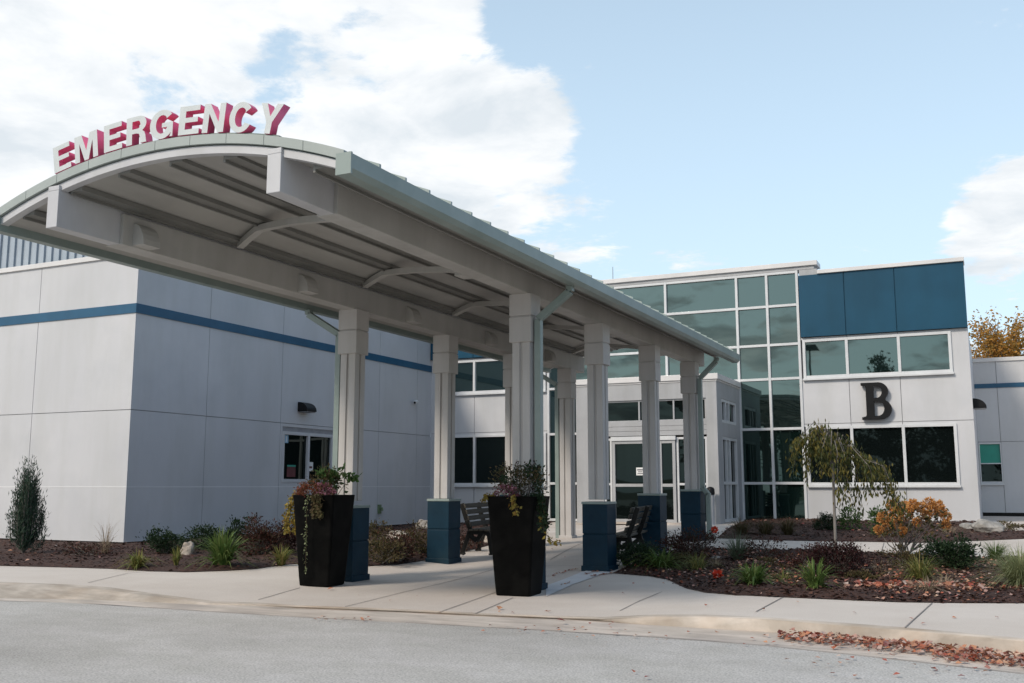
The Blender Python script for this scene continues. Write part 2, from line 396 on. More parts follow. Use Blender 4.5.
mb.add(GF+mid+KT+KB, [(r*n+i, r*n+i+1, (r+1)*n+i+1, (r+1)*n+i) for r in range(3) for i in range(n-1)])
o = mb.build('kerb', 'kerb', smooth=True); o['kind'] = 'structure'
# road
mb = MB(); pts = [Vector((p.x, p.y, ZR)) for p in RE]
row0 = [Vector((p.x, -70, ZR)) for p in RE]; row1 = [Vector((p.x, p.y-3, ZR)) for p in RE]
mb.add(row0+row1+pts, [(r*n+i, r*n+i+1, (r+1)*n+i+1, (r+1)*n+i) for r in range(2) for i in range(n-1)])
mb.build('road', 'asphalt')['kind'] = 'structure'
# walk: z follows the kerb's height near it
def gz(x, y):
    for i in range(n-1):
        a, b = KB[i], KB[i+1]
        if a.x <= x <= b.x:
            t = (x-a.x)/(b.x-a.x); yk = lerp(a.y, b.y, t); zk = lerp(a.z, b.z, t); k = clamp(-zk/.103)
            return lerp(zk, gz0(x, y), sst(2.6*k, 1.5+8*k, y-yk))
    return gz0(x, y)
kerb_z = gz
poly = [(p.x, p.y) for p in KB]+[(KB[-1].x, 44), (KB[0].x, 44)]
sheet('sidewalk', 'walk', poly, kerb_z, .5)
# pavement joints: thin dark strips laid in the walk
def gpt(px, py):
    p = G(px, py)
    for _ in range(4): p = G(px, py, kerb_z(p.x, p.y))
    return p
mb = MB()
def joint(pts, w=.014):
    P = [gpt(*p) for p in pts]
    Q = []
    for a, b in zip(P, P[1:]):
        k = max(2, int((b-a).length/.3))
        for j in range(k): Q.append(a.lerp(b, j/k))
    Q.append(P[-1])
    V = []
    for i, p in enumerate(Q):
        d = (Q[min(i+1, len(Q)-1)]-Q[max(i-1, 0)]); s = Vector((-d.y, d.x, 0)).normalized()*w/2
        for q in (p-s, p+s): V.append(Vector((q.x, q.y, kerb_z(q.x, q.y)+.006)))
    mb.add(V, [(2*i, 2*i+1, 2*i+3, 2*i+2) for i in range(len(Q)-1)])
for J in ([(88, 583), (128, 573.5), (150, 571.5)], [(345, 607), (405, 592), (492, 570)], [(438, 613), (497, 592)], [(475, 614), (513, 598)], [(550, 560), (600, 536), (640, 523)],
          [(620, 611), (640, 601), (662, 592)], [(756, 612), (784, 597)], [(905, 628), (932, 603.5)], [(256, 606), (400, 611), (560, 618)], [(258, 600), (300, 588)], [(560, 585), (618, 560)],
          [(545, 546), (600, 546), (650, 545)], [(500, 566), (560, 566), (590, 566)], [(880, 557), (884, 543)]): joint(J)
V = []; Q = []
for a, b in zip(RE, RE[1:]):
    k = max(2, int((b-a).length/.15))
    for j in range(k): Q.append(a.lerp(b, j/k))
for i, q in enumerate(Q):
    w_ = .006+.016*clamp(.5+1.6*noise.noise(Vector((q.x*1.3, 4, 0)))); V += [Vector((q.x, q.y-w_, ZR+.005)), Vector((q.x, q.y+w_*.6, ZR+.005))]
mb.add(V, [(2*i, 2*i+1, 2*i+3, 2*i+2)[::-1] for i in range(len(Q)-1)])
mb.build('pavement_joint', 'joint')['kind'] = 'structure'
# the whiter strip of newer concrete beside the canopy
def strip(name, mat, pix, dz=.008):
    P = [gpt(*p) for p in pix]
    o, ins = sheet(name, mat, [(p.x, p.y) for p in P], lambda x, y: kerb_z(x, y)+dz, .35)
strip('concrete_ramp', 'new_concrete', [(546, 597), (546, 586), (580, 573), (596, 568.5), (612, 573), (600, 575), (572, 585)])

# ------------------------------------------------------------------ PLANTING BEDS
def bumpf(x, y): return .05+.035*noise.noise(Vector((x*1.3, y*1.3, 0)))+.015*noise.noise(Vector((x*6, y*6, 3)))+.008*noise.noise(Vector((x*19, y*19, 5)))
def bed(poly_w, step=.13):
    def edge_d(x, y):
        best = 9.
        for i in range(len(poly_w)):
            ax, ay = poly_w[i]; bx_, by = poly_w[(i+1) % len(poly_w)]; dx, dy = bx_-ax, by-ay
            t = clamp(((x-ax)*dx+(y-ay)*dy)/(dx*dx+dy*dy+1e-9)); best = min(best, math.hypot(x-ax-dx*t, y-ay-dy*t))
        return best
    bf = lambda x, y: .008+bumpf(x, y)*sst(0, .3, edge_d(x, y))
    o, ins = sheet('mulch_bed', 'mulch', poly_w, gz, step, bump=bf)
    ins.bf = bf
    return o, ins
def W(L): return [(G(*p).x, G(*p).y) for p in L]
left_front = [(-240, 548), (-60, 561), (0, 566), (60, 567.5), (110, 569), (150, 571.5), (185, 572.3), (225, 571), (256, 569), (290, 564.5), (330, 563), (368, 566.5), (399, 567.5), (428, 561.5), (455, 554), (480, 548), (505, 541), (530, 534)]
lf = W(left_front)
left_poly = lf+[(-12.9, 30.1), (-17.45, 30.1), (-17.45, 16.6), (-34, 16.6), (lf[0][0], lf[0][1]+1)]
bedL, insL = bed(left_poly, .15)
right_front = [(612, 573.5), (649, 576.4), (668, 580), (684, 588), (707, 593), (737, 595.5), (768, 596.8), (800, 598.3), (850, 600.5), (900, 602.5), (960, 603.3), (1024, 603.5), (1150, 606)]
right_back = [(1150, 563), (1024, 560), (920, 557), (860, 555), (800, 552), (760, 551), (712, 549), (690, 549), (664, 554), (640, 561)]
bedR, insR = bed(W(right_front)+W(right_back), .1)
rear_back = [(-6.6, 30.1), (-.2, 30.1)]
rb = W([(717, 538.5), (760, 540), (800, 541), (870, 542), (920, 543), (965, 541.5), (1024, 539), (1150, 536)])
rear_poly = rb+W([(1150, 531), (1024, 532), (1000, 532), (984, 528)])+[(-.2, 30.1), (-6.6, 30.1), (G(727, 529).x, G(727, 529).y)]
bedB, insB = bed(rear_poly, .16)

def scatter(name, mat, ins, bbox, count, sz, label_kind='stuff', lift=.0, prob=None, tilt=.5, zf=None, aspect=1.5, curl=0.):
    mb = MB(); k = 0; tries = 0
    while k < count and tries < count*12:
        tries += 1
        x = random.uniform(bbox[0], bbox[1]); y = random.uniform(bbox[2], bbox[3])
        if not ins(x, y): continue
        if prob and random.random() > prob(x, y): continue
        z = gz(x, y)+ins.bf(x, y)+lift+random.uniform(0, .012)
        a = random.uniform(0, 6.283); s = sz*random.uniform(.5, 1.4)
        d = Vector((math.cos(a), math.sin(a), random.uniform(-tilt, tilt)*.6))
        nn = Vector((random.uniform(-tilt, tilt), random.uniform(-tilt, tilt), 1))
        mb.leaf((x, y, z), d, s/aspect*1.2, s, nrm=nn); k += 1
    o = mb.build(name, mat); o['kind'] = label_kind; return o
bbL = (-26, -8, 10, 30.2); bbR = (-6, 1.5, 11, 20.5); bbB = (-7, 1.5, 18, 30.2)
scatter('bark_chips', 'chips', insR, bbR, 16000, .055)
scatter('bark_chips', 'chips', insL, bbL, 12000, .065)
scatter('bark_chips', 'chips', insB, bbB, 4000, .07)
scatter('fallen_leaves', 'litter', insR, bbR, 1900, .05, lift=.015, prob=lambda x, y: clamp(.32+1.2*noise.noise(Vector((x*.8, y*.9, 7)))), tilt=.8)
lc = G(905, 592)
scatter('fallen_leaves', 'litter', insR, (lc.x-.9, lc.x+.9, lc.y-.35, lc.y+.35), 230, .08, lift=.03, tilt=.9, prob=lambda x, y: math.exp(-((x-lc.x)/.6)**2-((y-lc.y)/.25)**2))
scatter('fallen_leaves', 'litter', insL, bbL, 330, .07, lift=.012, prob=lambda x, y: clamp(.2+noise.noise(Vector((x*.8, y*.9, 2)))) if x > -12.5 else .12, tilt=.8)
scatter('fallen_leaves', 'litter', insB, bbB, 90, .07, lift=.012, tilt=.8)
# the drift of leaves in the gutter
mb = MB()
for _ in range(2000):
    u = random.uniform(782, 1180); i = 0
    mid_y = lerp(637, 661.5, (u-782)/(1024-782)); sp = lerp(.8, 6.2, clamp((u-782)/60))*lerp(1, .8, clamp((u-930)/90))
    if 925 < u < 935: sp *= .5
    v = mid_y+random.gauss(0, .5)*sp+(-2.5 if u < 930 else 0)*clamp((u-800)/40)
    p = G(u, v, ZR+.02); hgt = max(0, .05*(1-abs(v-mid_y+1)/6))
    a = random.uniform(0, 6.28); s = .043*random.uniform(.45, 1.8)
    mb.leaf((p.x, p.y, p.z+random.uniform(0, hgt+.01)), (math.cos(a), math.sin(a), random.uniform(-.4, .5)), s*.85, s, nrm=(random.uniform(-.8, .8), random.uniform(-.8, .8), 1))
mb.build('fallen_leaves', 'litter')['kind'] = 'stuff'
mb = MB()
def stray(px, py, spread, k, s=.07, zz=None):
    for _ in range(k):
        x_, y_ = px+random.gauss(0, spread), py+random.gauss(0, spread*.12)
        p = gpt(x_, y_) if zz is None else G(x_, y_, zz)
        a = random.uniform(0, 6.28)
        mb.leaf((p.x, p.y, p.z+.012), (math.cos(a), math.sin(a), random.uniform(0, .3)), s*.8, s, nrm=(random.uniform(-.4, .4), random.uniform(-.4, .4), 1))
for q in [(328, 619.5, 9, 16, .05, ZR+.01), (365, 621, 14, 14, .045, ZR+.01), (530, 629.5, 22, 30, .045, ZR+.01), (590, 632.5, 25, 22, .045, ZR+.01), (650, 636.5, 35, 18, .045, ZR+.01),
          (850, 664, 60, 18, .05, ZR+.01), (960, 672, 50, 20, .055, ZR+.01), (760, 642, 30, 18, .05, ZR+.01), (700, 670, 120, 10, .05, ZR+.01), (900, 622, 60, 10, .05), (760, 606, 60, 8, .05), (640, 590, 30, 8, .05), (430, 600, 80, 8, .04), (560, 548, 30, 10, .05),
          (564, 622, 1, 2, .10), (520, 614, 3, 3, .05), (551, 612.5, 4, 4, .05), (611, 625.5, 4, 5, .06), (590, 625, 4, 3, .045), (716, 633, 1, 1, .06), (499, 610.5, 1, 1, .10), (325, 590.5, 1, 1, .09),
          (853, 678, 1, 1, .06, ZR+.01), (470, 613, 20, 8, .035)]: stray(q[0], q[1], q[2], max(1, q[3]//2), *q[4:])
for a, b, k in [((552, 577), (566, 572), 14), ((566, 572), (580, 569), 10), ((585, 575), (598, 571), 22), ((590, 577), (612, 573.5), 26), ((556, 588), (572, 582), 6)]:
    for _ in range(k):
        t = random.random(); stray(lerp(a[0], b[0], t), lerp(a[1], b[1], t), .8, 1, .055)
mb.build('fallen_leaves', 'litter')['kind'] = 'stuff'

# ------------------------------------------------------------------ LEFT BUILDING
XL, YL, YB = -17.54, 16.67, 30.2
lb = empty('panel_building', (XL, YL, 0), 'single-storey grey panelled building with a blue band, left of the entrance canopy', 'building')
mb = MB()
wh = (22.1, 24.45, 1.40, 2.93)
panel_wall(mb, 'x', XL, YL+.03, YB, .06, 6.60, (19.1, 22.0, 24.7, 26.9, 29.25), (1.28, 3.02), [wh])
panel_wall(mb, 'y', YL, -38, XL-.12, .06, 6.60, (-35.3, -32.4, -29.5, -26.6, -23.7, -20.75), (1.28, 3.02))
for z0, z1 in ((.06, 1.272), (1.288, 3.012), (3.028, 6.6)): mb.box(XL-.12, XL, YL, YL+.03, z0, z1, 0)
o = mb.build('wall', ['wall_panel', 'wall_joint'], lb)
mb = MB(); mb.box(-38, XL-.03, YL+.03, YB, -.3, .06); mb.build('foundation', 'dark_bronze', lb)
mb = MB(); mb.box(-38, XL+.004, YL-.004, YL+.01, 1.272, 1.288); mb.box(XL-.01, XL+.004, YL+.0101, YB-.02, 1.272, 1.288); mb.build('joint_strip', 'trim_white', lb)
mb = MB(); mb.box(-38, XL+.025, YL-.025, YL-.001, 5.25, 5.47); mb.box(XL+.001, XL+.025, YL-.001, YB-.02, 5.25, 5.47); mb.build('accent_band', 'blue_band', lb)
mb = MB(); mb.box(-38, XL+.05, YL-.05, YL+.35, 6.60, 6.72); mb.box(XL-.35, XL+.05, YL+.35, YB-.2, 6.60, 6.72); mb.build('coping', 'coping', lb, bevel=.008)
mb = MB(); mb.box(-38, XL-.36, YL+.36, YB+6, 6.2, 6.35); mb.build('roof', 'wall_joint', lb)
wf = window(lb, 'x', XL, [22.1, 23.28, 24.45], [1.40, 2.80], fw=.09, depth=.08, glassmat='glass_dark', framemat='wall_panel')
mb = MB(); mb.box(XL-.10, XL-.02, 22.1, 24.45, 2.80, 2.93); mb.build('window_head', 'wall_joint', lb)
# stickers in the window
mb = MB(); mb.box(XL-.047, XL-.044, 22.17, 22.42, 2.48, 2.70); s_ = mb.build('window_sticker', 'pale_blue', lb)
mb = MB(); mb.box(XL-.043, XL-.041, 22.22, 22.26, 2.51, 2.67); mb.box(XL-.043, XL-.041, 22.32, 22.36, 2.51, 2.67); mb.build('printed_number', 'paper', s_)
mb = MB(); mb.box(XL-.047, XL-.044, 22.40, 22.78, 1.55, 1.86); s_ = mb.build('window_sticker', 'red_print', lb)
mb = MB(); mb.box(XL-.043, XL-.041, 22.40, 22.78, 1.83, 1.88); mb.build('sticker_border', 'teal_blind', s_)
mb = MB(); mb.box(XL-.047, XL-.044, 23.36, 23.58, 1.72, 1.98); s_ = mb.build('window_notice', 'paper', lb)
mb = MB(); mb.box(XL-.043, XL-.041, 23.40, 23.54, 1.80, 1.86); mb.build('printed_text', 'red_print', s_)
# corrugated penthouse behind the parapet
mb = MB(); x = -40.
while x < -23.3:
    mb.box(x, x+.16, 19.94, 20.0, 6.3, 9.6); mb.box(x+.16, x+.32, 20.0, 20.05, 6.3, 9.6); x += .32
mb.box(-40, x, 20.05, 27, 6.3, 9.58); mb.box(-28.2, -27.4, 19.86, 19.95, 6.3, 9.6)
mb.build('penthouse', 'cladding', lb)
# wall lamp, camera, tap on that wall
def wall_lamp(loc, rz, label):
    t = empty('wall_lamp', loc, label, 'lamp', 'quarter-round wall lamps', rz)
    mb = MB(); P = [(0, 0)]+[(.34*math.sin(a), .22*math.cos(a)+.0) for a in [R(k*10) for k in range(0, 10)]]   # profile: out, up
    P = [(0, -.05), (0, .22)]+[(.34*math.sin(R(k*10)), -.03+.25*math.cos(R(k*10))) for k in range(1, 10)]+[(.34, -.05)]
    mb.prism([(u, -.22, v) for u, v in P], (0, .44, 0)); mb.build('housing', 'black_metal', t, local=True, bevel=.01)
    mb = MB(); mb.box(.02, .31, -.19, .19, -.075, -.052); mb.build('lens', 'wall_joint', t, local=True)
    return t
wall_lamp((XL, 22.95, 3.43), 0, 'black quarter-round wall lamp above the small window of the left building')
sc_ = empty('security_camera', (XL, 29.08, 4.11), 'small white security camera high on the left building wall beside the canopy', 'security camera')
mb = MB(); mb.box(0, .05, -.06, .06, -.05, .05); mb.bar((.04, 0, 0), (.16, 0, .02), .04, .04); mb.build('bracket', 'frame_white', sc_, local=True)
mb = MB(); mb.tube([(.13, -.06, .03), (.15, -.16, .0), (.17, -.26, -.03)], [.05, .055, .05], 10); c_ = mb.build('camera_body', 'frame_white', sc_, local=True, smooth=False)
mb = MB(); mb.tube([(.171, -.262, -.031), (.172, -.275, -.034)], [.038, .038], 10); mb.build('lens', 'black_metal', sc_, local=True)
tp = empty('wall_tap', (XL, 27.0, .58), 'small greenish wall tap low on the left building wall', 'tap')
mb = MB(); mb.box(0, .05, -.08, .08, -.14, .14); mb.build('backplate', 'copper_green', tp, local=True, bevel=.006)
mb = MB(); mb.tube([(.05, 0, .03), (.12, 0, .03), (.14, 0, -.05)], [.03, .03, .028], 8); mb.build('spout', 'copper_green', tp, local=True)

# ------------------------------------------------------------------ MAIN BUILDING
X0, X1, C0, C1 = -17.54, -.34, -13.1, -4.88
mbld = empty('clinic_building', (-9, YB, 0), 'two-storey building with tall green-glass front and blue upper panels behind the canopy', 'building')
ZS = [.18, 1.38, 2.98, 4.47, 5.50, 6.68, 7.72]
AS = [C0, -12.18, -11.26, -9.0, -6.74, -5.82, C1]
mb = MB()
rj = (-3.56, -2.17); lj = (-14.45, -15.83)
h1 = (C1, -.78, 1.32, 3.02); h2 = (C1, -.78, 4.44, 5.60)
panel_wall(mb, 'y', YB, C1, X1-.12, .05, 5.66, rj, (3.10,), [h1, h2]); mb.box(X1-.12, X1, YB, YB+.03, .05, 3.092); mb.box(X1-.12, X1, YB, YB+.03, 3.108, 5.66)
g1 = (-17.2, C0, 1.32, 3.02); g2 = (-17.2, C0, 4.44, 5.60)
panel_wall(mb, 'y', YB, X0, C0, -.1, 5.66, lj, (3.10,), [g1, g2])
mb.box(X0, X1-.13, YB+.3, 40, 5.7, 7.5, 1)
panel_wall(mb, 'x', X1, YB+.03, 42, .05, 5.66, (33, 36), (3.1,))
mb.build('wall', ['wall_panel', 'wall_joint'], mbld)
mb = MB(); mb.box(X0, X1-.12, YB+.13, 40, -.3, 5.6); mb.build('interior_mass', 'wall_joint', mbld)
for a0, a1, js in ((C1+.03, X1, rj), (X0+.03, C0-.03, lj)):
    mb = MB(); c = [a0]+sorted(js)+[a1]
    for a, b in zip(c, c[1:]): mb.box(a+(.012 if a != a0 else 0), b-(.012 if b != a1 else 0), YB-.12, YB+.29, 5.67, 7.53)
    mb.box(a0+.02, a1-.02, YB-.09, YB+.28, 5.672, 7.52)
    mb.build('blue_cladding', 'blue_panel', mbld, bevel=.004)
mb = MB(); mb.box(-4.30, X1+.02, YB-.18, YB+.5, 7.535, 7.65); mb.box(X0, -13.7, YB-.18, YB+.5, 7.535, 7.65)
mb.box(X1-.3, X1-.14, YB+.5, 40, 7.535, 7.60)
mb.box(-13.7, -4.30, YB-.10, YB+.6, 7.83, 7.97); mb.build('coping', 'coping', mbld, bevel=.008)
mb = MB(); mb.box(-13.6, -4.40, YB-.04, YB+.5, 7.725, 7.829); mb.box(-4.84, -4.32, YB-.03, YB+.5, 7.535, 7.724); mb.box(-13.6, -13.14, YB-.03, YB+.5, 7.535, 7.724); mb.build('fascia', 'siding', mbld)
window(mbld, 'y', YB, AS, ZS, fw=.075, name='curtain_wall', depth=.08, out=.04, glassmat=['glass_mid', 'glass_green'], glass_mats=[0, 0, 1, 1, 1, 1])
dw = ['glass_green']
for nm, (a, z) in (('window', ([C1+.05, -3.58, -2.16, -.78], [4.44, 5.60])), ('window', ([-17.2, -15.83, -14.45, C0-.05], [4.44, 5.60]))):
    window(mbld, 'y', YB, a, z, fw=.08, sill=.06, out=.05, name=nm)
for a, z in (([C1+.05, -3.02, -2.16, -.78], [1.32, 3.02]), ([-17.2, -15.81, -14.45, C0-.05], [1.32, 3.02])):
    if a[0] > -10: a = [C1+.05, -3.55, -2.16, -.78]
    window(mbld, 'y', YB, a, z, fw=.08, sill=.06, out=.05, glassmat='glass_dark')
mb = MB(); mb.tube([(-11.75, 33, 5), (-11.75, 33, 9.05)], [.03, .012], 6); mb.build('antenna', 'steel', mbld)
wall_lamp((X1+.001, 30.75, 3.50), 0, 'black quarter-round wall lamp at the right corner of the building with the letter B')

# 2-D letter shapes -> solid meshes
def arc(cx, cy, rx, ry, a0, a1, k=14): return [(cx+rx*math.cos(R(lerp(a0, a1, i/k))), cy+ry*math.sin(R(lerp(a0, a1, i/k)))) for i in range(k+1)]
GL = {
 'E': ([[(0,0),(.68,0),(.68,.18),(.21,.18),(.21,.42),(.62,.42),(.62,.59),(.21,.59),(.21,.82),(.67,.82),(.67,1),(0,1)]], .68),
 'M': ([[(0,0),(.19,0),(.19,.70),(.37,0),(.53,0),(.71,.70),(.71,0),(.90,0),(.90,1),(.61,1),(.45,.36),(.29,1),(0,1)]], .90),
 'N': ([[(0,0),(.20,0),(.20,.66),(.55,0),(.76,0),(.76,1),(.56,1),(.56,.35),(.21,1),(0,1)]], .76),
 'Y': ([[(.31,0),(.52,0),(.52,.38),(.83,1),(.60,1),(.415,.58),(.23,1),(0,1),(.31,.38)]], .83),
 'R': ([[(0,0),(.21,0),(.21,.38),(.36,.38)]+[(.47,.34),(.50,.20),(.52,0),(.75,0),(.73,.03),(.70,.26),(.66,.38),(.58,.45)]+arc(.46,.715,.27,.285,-50,90,10)+[(0,1)],
        [(.21,.545),(.21,.83),(.40,.83)]+arc(.42,.6875,.09,.1425,80,-80,8)+[(.40,.545)]], .75),
 'C': ([arc(.42,.5,.42,.52,-25,-335,30)[0:0]+arc(.42,.5,.42,.52,38,332,30)+[(.58,.33)]+arc(.42,.5,.21,.33,322,42,22)+[(.56,.66)]], .82),
 'G': ([arc(.42,.5,.42,.52,38,322,30)+[(.70,.02),(.80,.02),(.80,.54),(.42,.54),(.42,.38),(.61,.38)]+arc(.42,.5,.21,.33,300,42,22)+[(.56,.68)]], .80),
}
def glyph_mesh(name, loops, depth, size):
    cu = bpy.data.curves.new('tmp', 'CURVE'); cu.dimensions = '2D'; cu.fill_mode = 'BOTH'; cu.extrude = depth/2
    for lp in loops:
        s = cu.splines.new('POLY'); s.points.add(len(lp)-1); s.use_cyclic_u = True
        for p, q in zip(s.points, lp): p.co = (q[0]*size, q[1]*size, 0, 1)
    ob = bpy.data.objects.new('tmp', cu); COL.objects.link(ob)
    dg = bpy.context.evaluated_depsgraph_get(); me = bpy.data.meshes.new_from_object(ob.evaluated_get(dg))
    bpy.data.objects.remove(ob); bpy.data.curves.remove(cu)
    me.name = name
    # stand it up: local x right, z up, -y front
    for v in me.vertices: v.co = Vector((v.co.x, -v.co.z, v.co.y))
    me.update()
    return me
# letter B on the facade (slab serif)
B_out = [(0,0),(.0,.07),(.10,.09),(.12,.13),(.12,.87),(.10,.91),(0,.93),(0,1),(.42,1)]+arc(.44,.76,.25,.24,85,-42,12)+[(.60,.545)]+arc(.46,.275,.30,.275,58,-88,14)+[(.42,0)]
B_h1 = [(.32,.585),(.32,.90),(.40,.90)]+arc(.40,.7425,.13,.1575,80,-80,8)+[(.40,.585)]
B_h2 = [(.32,.10),(.32,.49),(.42,.49)]+arc(.42,.295,.155,.195,80,-80,8)+[(.42,.10)]
me = glyph_mesh('building_letter', [B_out, B_h1, B_h2], .12, 1.06)
me.materials.append(M['black_metal'])
o = bpy.data.objects.new('building_letter', me); COL.objects.link(o); o.location = (-3.23, YB-.11, 3.17)
tag(o, 'large black slab-serif letter B mounted on the grey facade between two window bands', 'letter sign')

# ------------------------------------------------------------------ RIGHT ANNEX
YA = 37.5
an = empty('annex_building', (0, YA, .3), 'low grey panelled wing with a thin blue band at the right edge', 'building')
mb = MB(); zw = (-.42, .32, 1.45, 2.70)
panel_wall(mb, 'y', YA, X1+.002, 16, .42, 5.50, (.36, 2.2, 4.4, 6.6, 8.8), (2.78,), [zw]); mb.box(X1+.002, 16, YA+.12, YA+6, 2.9, 5.5, 1)
mb2 = MB(); mb2.box(X1+.01, 16, YA+.05, YA+6, .2, .42); mb2.build('foundation', 'dark_bronze', an)
mb.build('wall', ['wall_panel', 'wall_joint'], an)
mb = MB(); mb.box(X1+.002, 16, YA-.025, YA-.001, 4.60, 4.75); mb.build('accent_band', 'blue_band', an)
mb = MB(); mb.box(X1+.002, 16, YA-.05, YA+.4, 5.50, 5.63); mb.build('coping', 'coping', an, bevel=.008)
window(an, 'y', YA, [X1+.01, .36], [1.38, 2.05, 2.74], fw=.035, glassmat=['glass_dark', 'teal_blind'], glass_mats=[0, 1], sill=.05, out=.03)
# ------------------------------------------------------------------ VESTIBULE
YV, V0, V1 = 27.35, -10.95, -6.75
ve = empty('entrance_vestibule', ((V0+V1)/2, YV, .17), 'pale flat-roofed entrance vestibule with glazed sliding doors behind the canopy columns', 'entrance')
mb = MB(); zb = gz(-8, YV)-.02
doors = (-10.10, -7.28, .0, 2.72); trans = (-10.10, -7.28, 3.13, 3.72)
for a0, a1, z0, z1 in ((V0, -10.10, zb, 4.25), (-7.06, V1, zb, 4.25), (-10.10, -7.06, 3.74, 4.25)):
    mb.box(a0, a1, YV, YV+.15, z0, z1)
for k in range(3): mb.box(-10.10, -7.06, YV+.004*k, YV+.15, 2.72+k*.135, 2.72+k*.135+.128)
mb.box(V1-.15, V1, YV+.15, YB-.05, 3.75, 4.25); mb.box(V1-.15, V1, YV+.15, YV+.55, zb, 3.75); mb.box(V1-.15, V1, YV+2.35, YB-.05, zb, 3.75)
mb.box(V1-.15, V1, YV+.55, YV+2.35, 2.68, 3.08); mb.box(V0, V0+.15, YV+.15, YB-.05, zb, 4.25)
mb.build('wall', 'siding', ve, bevel=.004)
mb = MB(); mb.box(V0-.06, V1+.06, YV-.06, YB-.03, 4.25, 4.41); mb.box(V0-.02, V1+.02, YV-.02, YB-.03, 4.20, 4.249); mb.build('roof', 'coping', ve, bevel=.008)
tw = window(ve, 'y', YV+.05, [-10.10, -9.02, -8.0, -7.06], [3.12, 3.74], fw=.045, glassmat='glass_dark', out=.01, framemat='siding')
window(ve, 'x', V1-.04, [YV+.55, YV+1.1, YV+1.5, YV+2.35], [3.08, 3.75], fw=.08, glassmat='glass_dark', out=.03)
window(ve, 'x', V1-.04, [YV+.55, YV+1.1, YV+1.5, YV+2.35], [zb+.05, 1.38, 2.68], fw=.08, glassmat='glass_dark', out=.03)
dz = gz(-8, YV)
sidelight = window(ve, 'y', YV+.05, [-10.10, -9.86], [dz, 1.35, 2.66], fw=.06, glassmat='glass_dark', name='side_light', out=.02)
d1 = window(ve, 'y', YV-.0, [-9.83, -8.46], [dz+.02, 1.32, 2.58], fw=.085, glassmat='glass_dark', name='sliding_door', depth=.05, out=.03, framemat='siding')
d2 = window(ve, 'y', YV-.0, [-8.44, -7.96], [dz+.02, 1.32, 2.58], fw=.085, glassmat='glass_dark', name='sliding_door', depth=.05, out=.03, framemat='siding')
window(ve, 'y', YV+.05, [-7.94, -7.50, -7.06], [dz, 1.35, 2.66], fw=.06, glassmat='glass_dark', name='side_light', out=.02)
mb = MB(); mb.box(-9.86, -7.94, YV-.06, YV+.02, 2.585, 2.70); mb.build('door_header', 'frame_white', ve)
mb = MB(); mb.box(-9.3, -8.75, YV-.055, YV-.031, 2.595, 2.63); mb.box(-8.84, -8.74, YV-.13, YV-.061, 2.86, 2.95); mb.build('door_sensor', 'black_metal', ve)
mb = MB(); mb.box(-9.12, -8.88, YV-.012, YV-.006, 1.60, 1.82); nt_ = mb.build('door_notice', 'paper', ve)
mb = MB(); mb.box(-9.09, -8.91, YV-.015, YV-.0125, 1.74, 1.77); mb.box(-9.06, -8.94, YV-.015, YV-.0125, 1.69, 1.71); mb.box(-9.08, -8.92, YV-.015, YV-.0125, 1.64, 1.66); mb.build('printed_text', 'ink', nt_)
mb = MB(); mb.box(-9.9, -7.7, YV-.45, YV-.02, dz-.02, dz+.03); mb.build('threshold', 'gutter_pan', ve)
o = MB(); p = G(578.5, 524)
o.taper(p.x, YV-.35, gz(p.x, YV-.3)-.01, gz(p.x, YV-.3)+.20, .12, .10, .11, .09); o.box(p.x-.125, p.x+.125, YV-.455, YV-.245, gz(p.x, YV)+.19, gz(p.x, YV)+.22)
tag(o.build('wooden_block', 'yellow_wood', bevel=.01), 'small yellow wooden block on the ground at the left end of the vestibule', 'block')
# ash urn beside the vestibule
p = G(716, 532); u_ = empty('litter_bin', (V1-.17, YV-.30, gz(V1, YV-.3)), 'slim litter bin with black domed top beside the vestibule corner', 'litter bin')
mb = MB(); mb.tube([(0, 0, 0), (0, 0, .03), (0, 0, .78), (0, 0, .80)], [.10, .095, .095, .10], 20); mb.build('body', 'siding', u_, local=True)
mb = MB(); mb.tube([(0, 0, .80), (0, 0, .84), (0, 0, .95), (0, 0, 1.0), (0, 0, 1.02)], [.105, .115, .11, .08, .02], 20); mb.build('lid', 'black_metal', u_, local=True, smooth=True)

# ------------------------------------------------------------------ CANOPY
XCc, HW, SAG, ZE = -7.35, 2.29, .435, 4.285          # roof axis, half width, rise, edge height
RR = (HW*HW+SAG*SAG)/(2*SAG)
def zroof(x): return ZE+math.sqrt(RR*RR-(x-XCc)**2)-(RR-SAG)
Yf, Yr = 7.13, 22.3
CX = (-8.76, -5.845); CY = (12.68, 15.58, 18.45, 21.32)
ca = empty('entrance_canopy', (XCc, 14.5, 0), 'long barrel-roofed entrance canopy on eight square columns with sage green fascia and gutters', 'canopy')
def arcband(mb, x0, x1, zt, zb, y0, y1, k=28, mi=0):   # solid band following the roof curve
    V = []
    for i in range(k+1):
        x = lerp(x0, x1, i/k); z = zroof(x)
        V += [(x, y0, z+zb), (x, y0, z+zt), (x, y1, z+zt), (x, y1, z+zb)]
    Fs = [(0, 1, 2, 3), (4*k+3, 4*k+2, 4*k+1, 4*k)]
    for i in range(k):
        for j in range(4):
            a = 4*i+j; b = 4*i+(j+1) % 4; Fs.append((a, a+4, b+4, b))
    mb.add(V, Fs, mi)
EL, ER = XCc-HW, XCc+HW
mb = MB(); arcband(mb, EL, ER, -.03, -.055, Yf+.05, Yr-.02)
y = Yf+.45
while y < Yr: arcband(mb, EL-.03, ER+.07, .03, -.03, y, y+.03); y += .46
mb.build('roof', 'roof_metal', ca)
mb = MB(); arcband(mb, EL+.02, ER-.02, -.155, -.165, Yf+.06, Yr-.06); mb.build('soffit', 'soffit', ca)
mb = MB(); k_ = 10
